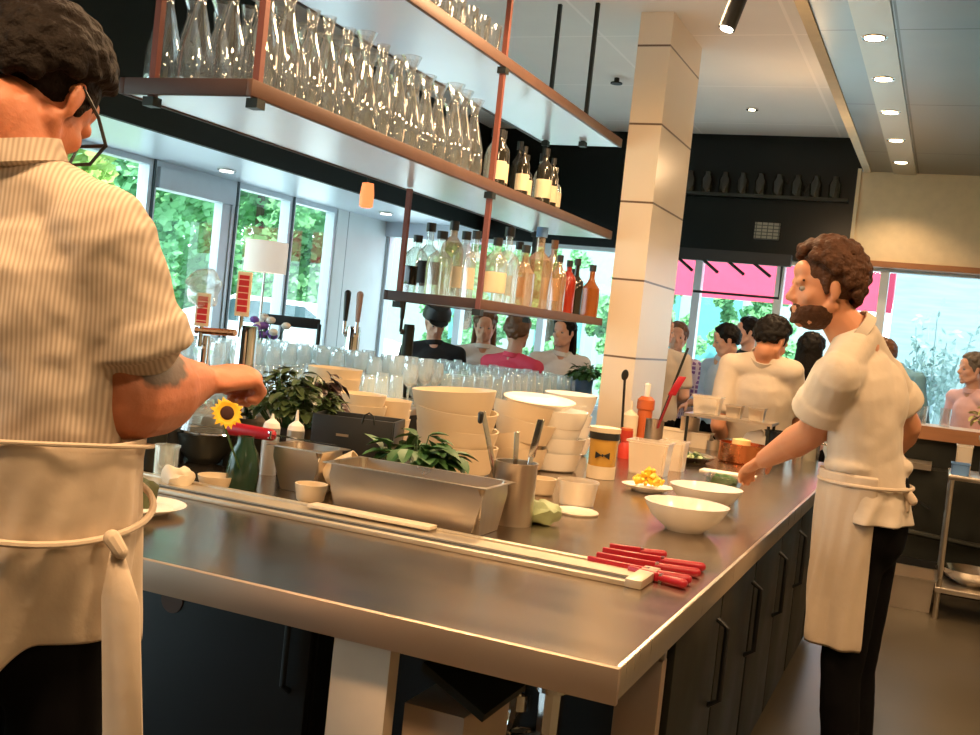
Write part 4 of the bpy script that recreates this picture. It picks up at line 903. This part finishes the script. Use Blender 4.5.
for k,(x,y,h) in enumerate(((933,425,.16),(944,428,.11),(920,428,.14))):
    p=AZ(x,y,1.075); p.y=min(max(p.y,8.05),8.3); p=V((AY(x,y,8.15).x,8.15,1.075)); place(tum,p,['tall clear glass on the brown ledge, middle one','short clear glass on the brown ledge nearest the seated man','clear glass on the brown ledge nearest the blue shirt'][k],'glass','glasses on the brown ledge') if k else None
# ================================================================ PEOPLE
def hand(b,W,d,n,curl,sg=1,k=1.0):
    d=V(d).normalized(); n=V(n); n=(n-d*n.dot(d)).normalized(); s=d.cross(n)*sg
    b.rc(W-d*.01,W+d*.03,.026*k,.033*k,s,.62); b.rc(W+d*.028*k,W+d*.075*k,.037*k,.038*k,s,.45)
    for i,(o,L) in enumerate(((.029,.072),(.0098,.083),(-.0098,.078),(-.028,.060))):
        p=W+d*.084*k+s*o*k; a=curl*.55
        for j,fr in enumerate((.45,.31,.24)):
            dr=d*math.cos(a)+n*math.sin(a); q=p+dr*L*fr*k; r=(.0098,.0090,.0082,.0075)
            b.rc(p,q,r[j]*k,r[j+1]*k,n=10); p=q; a+=curl*(1,.85,.6)[j]
    p=W+d*.022*k+s*.026*k; d1=(s*.62+d*.70+n*.35).normalized(); q=p+d1*.042*k; b.rc(p,q,.0135*k,.0115*k,n=10)
    d2=(d*.80+n*(.30+.35*min(1,curl))+s*(.15-.35*min(1,curl))).normalized(); b.rc(q,q+d2*.034*k,.0112*k,.0092*k,n=10)
def sample_head(rnd,n,cond,rad):
    out=[]
    while len(out)<n:
        v=V((rnd.gauss(0,1),rnd.gauss(0,1),rnd.gauss(0,1))).normalized()
        if cond(v): out.append(V((v.x*rad[0],v.y*rad[1],v.z*rad[2])))
    return out
def person(label,H,face,torso,skin='skinC',shirt='whitetop',hair='short',hairm='hairC',k=1.0,vox=.009,seated=False,fore=1.0,legr=1.0,pel=None,neck=None,sh=None,arms=None,sleeve=.75,trous='pants',beard=False,group=None,legs=None,shw=.19,apron=None,chest_r=.155,cap=False,build=1.0,skinmat=None,folds=.012,hands_curl=.5,collar=True,shirt_extra=None,hip_w=.09,kh=None,cuff=False,tall=1.0):
    """one continuous body, with clothes, hair and eyes as its parts"""
    H=V(H); f=V(face).normalized(); F=V(torso).normalized(); R_=F.cross(UP).normalized(); kh=kh or k
    u=(UP-f*UP.dot(f)).normalized(); s=f.cross(u)
    N=V(neck) if neck is not None else H-UP*.185*k-F*.035*k
    PV=V(pel) if pel is not None else N-UP*(.50*k)-F*.02
    SL,SR=[V(q) for q in sh] if sh else (N-R_*shw*k-UP*.045*k,N+R_*shw*k-UP*.045*k)
    base_=V((PV.x,PV.y,0)); t=thing('person',base_,label,'person',group)
    def hp(x,y,z): return H+(f*x+s*y+u*z)*kh
    b=MB(); rd=lambda *q:[v*kh for v in q]
    b.el(hp(-.012,0,.035),f,u,rd(.096,.076,.082),24,16)
    b.el(hp(.024,0,-.018),f,u,rd(.066,.062,.082),20,14)
    b.el(hp(.036,0,-.072),f,u,rd(.050,.050,.034)); b.el(hp(.072,0,-.098),f,u,rd(.018,.022,.018))
    b.rc(hp(-.01,-.055,-.05),hp(.05,-.035,-.09),.020*kh,.018*kh); b.rc(hp(-.01,.055,-.05),hp(.05,.035,-.09),.020*kh,.018*kh)
    b.rc(hp(.078,-.034,.026),hp(.078,.034,.026),.013*kh,.013*kh); b.el(hp(.062,0,.058),f,u,rd(.03,.05,.035))
    b.rc(hp(.086,0,.018),hp(.108,0,-.022),.0085*kh,.012*kh,n=10); b.rc(hp(.096,-.012,-.028),hp(.096,.012,-.028),.0085*kh,.0085*kh,n=10)
    b.rc(hp(.088,-.018,-.054),hp(.088,.018,-.054),.0085*kh,.0085*kh,n=10); b.rc(hp(.086,-.015,-.067),hp(.086,.015,-.067),.0085*kh,.0085*kh,n=10)
    for sg in(-1,1):
        b.el(hp(.055,sg*.042,-.022),f,u,rd(.022,.020,.022))
        b.el(hp(-.012,sg*.078,-.004),(f*1+s*sg*-.25),u,rd(.018,.008,.031)); b.el(hp(-.006,sg*.076,-.028),f,u,rd(.010,.007,.012))
    b.rc(hp(-.028,0,-.07),N+F*.01,.054*k,.060*k)
    b.rc(hp(-.02,0,-.05),N-UP*.03,.050*k,.066*k)
    C1=N.lerp(PV,.32); C2=N.lerp(PV,.70)
    b.rc(C1-UP*0,C2,chest_r*k*.88,chest_r*k*.80,R_,.68); b.rc(C2,PV,chest_r*k*.80,chest_r*k*.90,R_,.70)
    b.rc(SL,SR,.050*k,.050*k,R_); b.rc(N,C1,.07*k,.13*k,R_,.65)
    ar=arms or {}
    A={}
    for nm,S0,sg in(('L',SL,-1),('R',SR,1)):
        tup=ar.get(nm,(None,)*4); E,W,hd,hn=tup[:4]; hk=tup[4] if len(tup)>4 else 1
        if E is None: E=S0-UP*.27*k+R_*sg*.04-F*.02; 
        if W is None: W=E+F*.20*k-UP*.06*k-R_*sg*.06
        E=V(E);W=V(W); hd=V(hd) if hd is not None else (W-E); hn=V(hn) if hn is not None else V((0,0,-1))
        if abs(hn.normalized().dot(hd.normalized()))>.95: hn=-R_*sg
        b.rc(S0,E,.050*k*build,.042*k*build); b.rc(E,E.lerp(W,.35),.043*k*build*fore,.045*k*build*fore); b.rc(E.lerp(W,.3),W,.044*k*build*fore,.028*k*build)
        hand(b,W+hd.normalized()*.012,hd,hn,hands_curl,sg,k*hk); A[nm]=(S0,E,W)
    LG={}
    for nm,sg in(('L',-1),('R',1)):
        hip=PV+R_*sg*hip_w*k-UP*.05*k
        if seated:
            kn=hip+F*.40*k-UP*.02; an=kn-UP*min(.42*k,kn.z-.28)-F*.03; 
        else:
            if legs and nm in legs: kn,an=[V(q) for q in legs[nm]]
            else: an=V((hip.x,hip.y,.085))-F*.03; kn=hip.lerp(an,.49)+F*.025
        b.rc(hip,kn,.080*k*legr,.055*k*legr); b.rc(kn,an,.053*k,.038*k); LG[nm]=(hip,kn,an)
        b.rc(an-UP*.035,an+F*.12-UP*.045,.034,.030,R_)
    body=b.build('body',skinmat or skin,t); soften(body,vox,4,fac=.5)
    # eyes
    for sg in(-1,1):
        e=MB().el(hp(.0725,sg*.031,.003),f,u,rd(.0115,.0112,.0095),14,10).build('eye','eye',t)
        MB().el(hp(.0805,sg*.031,.003),f,u,rd(.004,.006,.006),10,8).build('iris','iris',e)
    # shirt
    b=MB(); cr=chest_r*k
    b.rc(C1,C2,cr*1.05,cr*1.0,R_,.72,24); b.rc(C2,PV+UP*.03,cr*1.0,cr*1.08,R_,.74,24)
    b.rc(SL,SR,.066*k,.066*k,R_); b.rc(N-UP*.02*k,C1,.078*k,cr*.98,R_,.68,20)
    b.rc(SL,N-UP*.005,.058*k,.062*k); b.rc(SR,N-UP*.005,.058*k,.062*k)
    for nm in('L','R'):
        S0,E,W=A[nm]
        if sleeve<=1: e=S0.lerp(E,sleeve)
        else: e=E.lerp(W,sleeve-1)
        b.rc(S0,S0.lerp(E,min(1,sleeve)),.064*k*build,.068*k*build,capf=.35)
        if sleeve>1: b.rc(E,e,.058*k*build,.050*k*build,capf=.4)
        if cuff: d=(E-S0).normalized(); b.rc(e-d*.05,e+d*.002,.073*k*build,.078*k*build,capf=.12,n=24)
    if shirt_extra: shirt_extra(b)
    sh_o=b.build('shirt',shirt,t); soften(sh_o,max(vox,.006),5,folds,.13)
    if collar:
        cb=MB(); d=(hp(-.028,0,-.07)-N).normalized(); cb.lathe([(.068*k,.012),(.078*k,.018),(.072*k,.050),(.066*k,.050)],N-d*.01,d,24); cb.build('collar',shirt,t)
    # trousers and shoes
    b=MB()
    b.rc(PV+UP*.06,PV-UP*.04,cr*.98,cr*1.04,R_,.76,20)
    for nm in('L','R'):
        hip,kn,an=LG[nm]; b.rc(hip,kn,.094*k*legr,.074*k*legr); b.rc(kn,an+UP*.03,.072*k*legr,.060*k*legr,capf=.3)
    soften(b.build('trousers',trous,t),.012,4,.008,.1)
    for nm in('L','R'):
        hip,kn,an=LG[nm]
        MB().rc(an-UP*.045,an+F*.15-UP*.052,.040,.036,R_,.85).build('shoe','leather',t)
    # hair
    rnd=random.Random(sum(map(ord,label))); rad=(.104*kh,.086*kh,.096*kh); hc=hp(-.014,0,.034)
    if not cap or hair=='long':
        b=MB(); cond=lambda v:(v.z>1.05*v.x+.0 if abs(v.y)<.75 else v.z>.95*v.x+.12) and v.z>-.80
        if hair=='curly': n_,r0,r1,grow=520,.010,.017,1.08
        elif hair=='wild': n_,r0,r1,grow=900,.009,.016,1.05
        else: n_,r0,r1,grow=240,.016,.020,.99
        for q in sample_head(rnd,n_,cond,rad):
            dirn=(q.normalized()); up_=max(0,q.z)/rad[2]; g=grow+((.20 if hair=='curly' else .08)*up_ if hair in('curly','wild') else .02*up_)+rnd.uniform(-.03,.05)
            c=hc+(f*q.x+s*q.y+u*q.z)*g; b.el(c,f,u,[rnd.uniform(r0,r1)*kh]*3,8,6)
        b.el(hc+u*.012*kh-f*.008*kh,f,u,(rad[0]*.98,rad[1]*.98,rad[2]*.95))
        # keep the face free: the inner ellipsoid sits behind the brow
        if hair=='long':
            for a in range(26):
                an=PI*(.18+.64*a/25)*1.0; y=math.cos(an)*.085; x=-.02-.085*math.sin(an)
                b.rc(hp(x,y,.03),hp(x*1.05-.0,y*1.15,-.13)+UP*0,.020*kh,.020*kh,n=8); b.rc(hp(x*1.05,y*1.15,-.13),hp(x*.9,y*1.3,-.24),.020*kh,.012*kh,n=8)
        if hair=='bun':
            b.el(hp(-.10,0,.09),f,u,[.042*kh]*3)
        # a sideburn in front of each ear
        for sg in(-1,1): b.rc(hp(.012,sg*.072,.03),hp(.012,sg*.071,-.01),.012*kh,.008*kh,n=8)
        hv=max(.0045,vox*.7); ho=b.build('hair',hairm,t); soften(ho,hv,1,0)
    if cap:
        b=MB(); b.lathe([(.112*kh,-.01),(.108*kh,.04),(.085*kh,.085),(.04*kh,.105),(0,.108)],hc+u*.018,u,28); 
        b.el(hc+f*.105*kh+u*.02,f,u,(.085*kh,.075*kh,.007)); b.build('cap','blackplastic',t)
    if beard:
        b=MB(); c0=hp(.026,0,-.045); rr=(.074*kh,.066*kh,.072*kh)
        for q in sample_head(rnd,800,lambda v: v.z<-.12+.0*v.x and v.x>-.55 and not(v.x>.80 and abs(v.y)<.45 and v.z>-.42),rr):
            c=c0+(f*q.x+s*q.y+u*q.z)*.99; b.el(c,f,u,[rnd.uniform(.006,.010)*kh]*3,7,5)
        for i in range(14): y=-.026+.004*i; b.el(hp(.0905-abs(y)*.25,y,-.043-abs(y)*.3),f,u,[.0068*kh]*3,7,5)
        for i in range(14): a=i/13; b.el(hp(.082+.012*math.sin(a*PI),-.024+.048*a,-.092),f,u,[.012*kh]*3,7,5)
        soften(b.build('beard',hairm,t),.0045,1,0)
        for sg in(-1,1): MB().rc(hp(.084,sg*.018,.026),hp(.074,sg*.046,.028),.0052*kh,.0035*kh,n=8).build('eyebrow',hairm,t)
    return t,hp,A,dict(N=N,PV=PV,F=F,R=R_,C1=C1,C2=C2,LG=LG)
def drape(name,parent,m,rows,F,a0,a1,n=56,th=.004,wav=.01,waves=9,seed=0,hem=None):
    """cloth wrapped round the hips: rows of (centre, side radius, depth radius); angles measured from the facing direction"""
    F=V(F).normalized(); Rr=F.cross(UP); bm=MB(); g=[]
    for i,(c,ra,rb) in enumerate(rows):
        r=[]; tt=i/(len(rows)-1)
        for j in range(n+1):
            a=math.radians(a0+(a1-a0)*j/n); w=wav*tt*math.sin(waves*a+seed+1.7*math.sin(2*a+tt*2))+noise.noise(V((math.cos(a)*2,math.sin(a)*2,tt*2.5+seed)))*wav*.9+.35*wav*math.sin(tt*3.1)*math.sin(19*a+9*tt+seed)
            dz=hem(a,tt) if hem else 0
            r.append(bm.bm.verts.new(V(c)+F*(math.cos(a)*(rb+w))-Rr*(math.sin(a)*(ra+w))+UP*dz))
        g.append(r)
    for x,y in zip(g,g[1:]):
        for j in range(n): bm.bm.faces.new((x[j],x[j+1],y[j+1],y[j]))
    o=bm.build(name,m,parent,ang=80); so=o.modifiers.new('thick','SOLIDIFY'); so.thickness=th; ss=o.modifiers.new('sub','SUBSURF'); ss.levels=1; ss.render_levels=1
    return o
# ---- the cook standing at the right, reaching over the worktop
HB=AD(824,290,3.2); Ft=(-RT*.75+FW*.66)
SLb=AD(838,374,3.10); SRb=AD(880,374,3.36)
PVb=AD(870,515,3.26)
def extraB(b):
    b.el(AD(886,466,3.27),UP,RT,(.045,.08,.08)); b.el(AD(852,466,3.20),UP,RT,(.04,.09,.08)); b.el(AD(880,405,3.22),UP,RT,(.14,.075,.08))
tB,hpB,AB,iB=person('bearded cook with curly brown hair in a cream shirt and apron, reaching over the worktop',HB,-RT+UP*-.10+FW*.02,Ft,'skinB','shirtB','curly','hairB',k=1.0,kh=.97,vox=.0055,legr=.86,
    neck=AD(858,337,3.21),sh=(SLb,SRb),pel=PVb,arms={'L':(AD(812,432,3.27),AD(765,459,3.52),None,UP*-1+RT*.3),'R':(AD(906,426,3.44),AD(893,452,3.62),None,None)},sleeve=.62,hip_w=.055,beard=True,cuff=True,chest_r=.142,folds=.015,hands_curl=.45,build=1.12,shirt_extra=extraB)
wc=AD(866,478,3.25)
rows=[]
for i in range(9):
    q=i/8; z=1.13-(1.13-.60)*q; c=V((wc.x,wc.y,0)).lerp(V((PVb.x,PVb.y,0))-RT*.0+Ft*.02,q); c.z=z; rows.append((c,.158-.008*q,.130+.0*q))
drape('apron',tB,'apron',rows,Ft,-95,132,wav=.011,waves=7,seed=2)
rows=[]
for i in range(5):
    q=i/4; z=1.10-(1.10-.985)*q; c=V((wc.x,wc.y,z)); rows.append((c,.146+.022*q,.120+.022*q))
drape('shirt_tail',tB,'shirtB',rows,Ft,105,300,wav=.010,waves=8,seed=4)
pts=[V((wc.x,wc.y,1.095))+Ft.normalized()*math.cos(a*PI/20)*.133-Ft.normalized().cross(UP)*math.sin(a*PI/20)*.155 for a in range(41)]
MB().tube(pts,.006,8).build('apron_tie','apron',tB)
kn=V((wc.x,wc.y,1.085))-Ft.normalized()*.125
b=MB(); b.rc(kn,kn+V((.02,0,-.02)),.016,.014); b.rc(kn,kn-UP*.05+RT*.01,.009,.006); b.build('apron_knot','apron',tB)
# ---- the cook at the left edge, seen from behind
HA=AD(36,100,1.60); Fa=(RT*.45+FW*.89)
SRa=AD(96,232,1.55); SLa=AD(-125,205,1.76); PVa=AD(34,575,1.64)
def tattoo_mat():
    m=M['skinA'].copy(); nt=m.node_tree; L=nt.links.new; b=nt.nodes['Principled BSDF']; src=b.inputs['Base Color'].links[0].from_socket
    base_=V((PVa.x,PVa.y,0)); c=AD(152,352,1.62)-base_
    tc=node(nt,'ShaderNodeTexCoord'); d=node(nt,'ShaderNodeVectorMath',operation='DISTANCE'); nz=node(nt,'ShaderNodeTexNoise'); nz.inputs['Scale'].default_value=38
    L(tc.outputs['Object'],d.inputs[0]); d.inputs[1].default_value=c; L(tc.outputs['Object'],nz.inputs['Vector'])
    a=node(nt,'ShaderNodeMath',operation='MULTIPLY_ADD'); L(nz.outputs['Fac'],a.inputs[0]); a.inputs[1].default_value=.035; L(d.outputs['Value'],a.inputs[2])
    r=node(nt,'ShaderNodeMapRange'); r.inputs['From Min'].default_value=.078; r.inputs['From Max'].default_value=.088; r.inputs['To Min'].default_value=.9; r.inputs['To Max'].default_value=0; L(a.outputs[0],r.inputs[0])
    mx=node(nt,'ShaderNodeMix',data_type='RGBA'); L(r.outputs[0],mx.inputs[0]); L(src,mx.inputs[6]); mx.inputs[7].default_value=(.05,.05,.04,1); L(mx.outputs[2],b.inputs['Base Color']); return m
def extraA(b):
    # heavy rolled sleeve
    e=AD(137,348,1.60); d=(AD(128,400,1.62)-SRa).normalized()
    b.rc(SRa,e-d*.03,.078,.078); b.rc(SRa+UP*.01,e,.070,.080,capf=.2,n=24); b.rc(e-d*.045,e-d*.0,.084,.089,capf=.12,n=28)
    b.rc(SRa,AD(20,190,1.62),.075,.075)
    b.rc(AD(45,300,1.60),AD(36,450,1.64),.150,.125,iA_R,.78,24)
iA_R=Fa.normalized().cross(UP)
tA,hpA,AA,iA=person('cook at the left edge in a pinstripe shirt, with black glasses and a tattooed forearm',HA,RT*.17+FW*.72-UP*.62,Fa,'skinA','shirtA','wild','hairA',k=1.0,kh=.98,vox=.0048,
    neck=AD(12,170,1.55),sh=(SLa,SRa),pel=PVa,arms={'L':(AD(-70,400,2.0),AD(135,400,2.12),FW,UP*-1,1),'R':(AD(130,396,1.62),AD(196,382,1.82),RT*.55+FW*.8+UP*.12,UP*-1-RT*.3,1.12)},
    sleeve=.55,chest_r=.152,folds=.02,skinmat=tattoo_mat(),hands_curl=1.45,build=1.30,fore=1.22,legr=.84,hip_w=.07,shirt_extra=extraA)
# glasses
b=MB(); 
def gp(x,y,z): return hpA(x,y,z)
for sg in(-1,1):
    b.tube([gp(-.02,sg*.084,.012),gp(.04,sg*.082,.016),gp(.098,sg*.070,.016)],.0028,6)
    fr=[gp(.100,sg*.066,.020),gp(.108,sg*.012,.022),gp(.112,sg*.014,-.018),gp(.103,sg*.058,-.022),gp(.100,sg*.066,.020)]
    b.tube(fr,.0030,6)
b.tube([gp(.108,-.012,.012),gp(.113,0,.014),gp(.108,.012,.012)],.0028,6); b.build('glasses','blackplastic',tA)
def hemA(a,tt):
    g=math.degrees(a)%360; q=min(1,max(0,(238-g)/55)); q=q*q*(3-2*q)
    if g>300: q=max(q,(g-300)/60)
    return -tt*tt*(.0+.15*q)
# apron of the left cook
cw=AD(34,455,1.61); rows=[]
for i in range(11):
    q=i/10; z=1.225-(1.225-.93)*q; c=V((cw.x,cw.y,0)).lerp(V((PVa.x,PVa.y,0)),q); c.z=z
    rows.append((c-RT*.008*q,.164-.004*q,.158+.008*math.sin(q*PI*.6)))
drape('apron',tA,'apron',rows,Fa,-178,178,n=90,wav=.012,waves=5,seed=5,hem=hemA)
def ring(z,da,db,ra,rb,c): 
    Fn=Fa.normalized(); Rn=Fn.cross(UP); return [V((c.x,c.y,z+da*math.cos(a*PI/24+db)))+Fn*math.cos(a*PI/24)*rb-Rn*math.sin(a*PI/24)*ra for a in range(49)]
MB().tube(ring(1.205,.02,2.2,.173,.166,cw),.0035,8).build('apron_tie','apron',tA,label='upper apron string')
MB().tube(ring(1.12,-.035,2.2,.174,.174,cw.lerp(V((PVa.x,PVa.y,cw.z)),.3)),.0055,8).build('apron_tie','apron',tA,label='lower apron string')
# hanging apron edge strip on his right side
a=AD(118,545,1.52); b_=AD(122,600,1.50); c=AD(124,735,1.52); e=AD(112,860,1.55)
bb=MB(); L_=[a,b_,c,e]; W_=[.006,.030,.032,.034]; sd=(RT*.95-FW*.3).normalized(); vv=[]
for p,w in zip(L_,W_): vv.append([bb.bm.verts.new(p-sd*w),bb.bm.verts.new(p+FW*-.006),bb.bm.verts.new(p+sd*w)])
for x,y in zip(vv,vv[1:]):
    for j in(0,1): bb.bm.faces.new((x[j],x[j+1],y[j+1],y[j]))
o=bb.build('apron_panel','apron',tA); so=o.modifiers.new('thick','SOLIDIFY'); so.thickness=.005
MB().rc(AD(112,538,1.50),AD(121,552,1.50),.012,.010,n=10).build('apron_knot','apron',tA)
# ---- cook beyond the worktop end, back to us
person('cook in a plain cream shirt seen from behind, at the far end of the worktop',AD(772,342,6.3),RT*.75+FW*.6-UP*.45,RT*.25+FW*.97,'skinB','shirtB','short','hairC',k=1.08,vox=.009,neck=AD(762,360,6.32),pel=AD(752,470,6.55)-UP*.0,sleeve=.75,shw=.165,chest_r=.185,
  arms={'L':(AD(718,425,6.35),AD(725,445,6.6),None,None),'R':(AD(798,422,6.45),AD(785,440,6.6),None,None)})
# ---- guests
def guest(label,px,py,d,face,torso,zst=.74,**kw):
    H=AD(px,py,d); H.z=max(1.36,H.z); t=person(label,H,face,torso,seated=not 'blue' in label,**kw); 
    pv=t[3]['PV']; return t
person('person in a white shirt with dark hair, partly hidden by the column\'s right edge',AD(661,331,8.3),RT+FW*.2-UP*.1,RT*.3+FW,'skinC','shirtB','short','hairD',shw=.2,chest_r=.19,neck=AD(658,352,8.35))
person('person in a purple plaid shirt just right of the column',AD(677,338,9.2),-RT*.2-FW,-FW,'skinC','plaid','short','hairD',sleeve=1.6)
person('dark-haired man in a pale blue shirt leaning left behind the cream-shirted cook',AD(726,341,8.7),-RT-UP*.3,-RT*.8-FW*.3,'skinC','paleblue','short','hairC',sleeve=1.7,neck=AD(722,362,8.75))
person('dark-haired person whose head shows between the two men beyond the worktop',AD(747,333,9.25),-RT,-RT*.7-FW*.5,'skinC','blacktee','short','hairC')
person('woman with long dark hair right behind the bearded cook\'s arm',AD(811,352,7.6),RT*.5+FW,RT*.4+FW,'skinC','palepink','long','hairC',sleeve=.6)
guest('person in a light blue shirt at the ledge behind the bearded cook',880,355,8.5,-RT,-RT*.8+FW*-.4,neck=AD(899,372,8.55),pel=AD(912,470,8.6),skin='skinC',shirt='bluecl',hair='short',hairm='hairD',sleeve=1.7,chest_r=.20)
p=AD(972,370,8.4)
person('man with greying hair in a pale pink shirt seated by the right-hand window',p,-RT-UP*.05,-RT*.9-FW*.3,'skinC','palepink','short','hairG',sleeve=1.5,k=1.0,arms={'L':(None,)*4,'R':(None,)*4})
guest('man in a black cap and black t-shirt seated across the bar',436,322,8.2,-FW*.8+RT*.2-UP*.45,-FW,skin='skinC',shirt='blacktee',cap=True,hairm='hairC',sleeve=.7,chest_r=.17)
guest('woman with long light-brown hair in a white top seated across the bar',485,326,8.5,-FW-UP*.25,-FW,skin='skinC',shirt='whitetop',hair='long',hairm='hairD',sleeve=.7)
guest('person in a coral pink sleeveless top with back turned across the bar',518,333,7.75,RT*.3+FW,RT*.5+FW*.7,skin='skinC',shirt='pink',hair='bun',hairm='hairD',sleeve=.12)
guest('dark-haired person in a white shirt across the bar, nearest the column',563,333,8.6,-RT*.6-FW,-FW,skin='skinC',shirt='whitetop',hair='long',hairm='hairC',sleeve=1.2)
# ================================================================ LIGHT
sc=bpy.context.scene
w=bpy.data.worlds.new('sky'); sc.world=w; w.use_nodes=True; nt=w.node_tree; bg=nt.nodes['Background']
bg.inputs[0].default_value=(.70,.90,1.0,1); bg.inputs[1].default_value=5.2
def lamp(name,kind,loc,energy,col=(1,.75,.5),size=.3,aim=None,spot=90,blend=.6):
    l=bpy.data.lights.new(name,kind); l.energy=energy; l.color=col
    if kind=='AREA': l.shape='DISK'; l.size=size
    elif kind=='SPOT': l.spot_size=math.radians(spot); l.spot_blend=blend; l.shadow_soft_size=size
    elif kind=='POINT': l.shadow_soft_size=size
    elif kind=='SUN': l.angle=size
    o=bpy.data.objects.new(name,l); COL.objects.link(o); o.location=loc
    d=(V(aim)-V(loc)) if aim is not None else V((0,0,-1)); o.rotation_euler=d.to_track_quat('-Z','Y').to_euler(); return o
W=(1,.64,.34)
lamp('sun','SUN',(0,0,20),7,(1,.96,.85),.02,aim=(-3,9,12))
# downlights in the metal ceiling
for y in (5.3,6.2,7.2,8.3,9.2): lamp('ceiling_downlight_lamp','SPOT',(-.52,y,3.07),60,W,.05,spot=120)
# ceiling fixtures behind and above the camera (the kitchen's own lamps)
for x,y,e in ((-1.2,.2,120),(-.3,1.6,70),(-1.6,2.4,50),(.8,3.2,90),(.9,.4,60),(-1.3,4.6,80),(.8,5.8,60)):
    lamp('kitchen_lamp','AREA',(x,y,3.05),e*.52,W,.35)
lamp('spotlight_lamp','SPOT',tuple(AD(735,8,4.3)-V((0,0,.15))),45,(1,.8,.55),.04,spot=80,aim=(-1.1,4.4,.9))
lamp('ceiling_fill_light','POINT',(-1.15,7.6,2.7),11,W,.12); lamp('ceiling_fill_light','POINT',(-1.15,4.9,2.75),7,W,.12)  # added fill lights without fixtures, to brighten the white ceiling
lamp('pass_lamp','AREA',(-1.4,3.9,1.98+.9),30,W,.3)
vs=sc.view_settings; sc.display_settings.display_device='sRGB'; vs.view_transform='Standard'; vs.look='None'; vs.gamma=1; vs.exposure=-.06; vs.use_curve_mapping=False
sc.cycles.max_bounces=10; sc.cycles.transparent_max_bounces=40; sc.cycles.diffuse_bounces=3; sc.cycles.glossy_bounces=4; sc.cycles.use_denoising=True; sc.cycles.sample_clamp_indirect=6
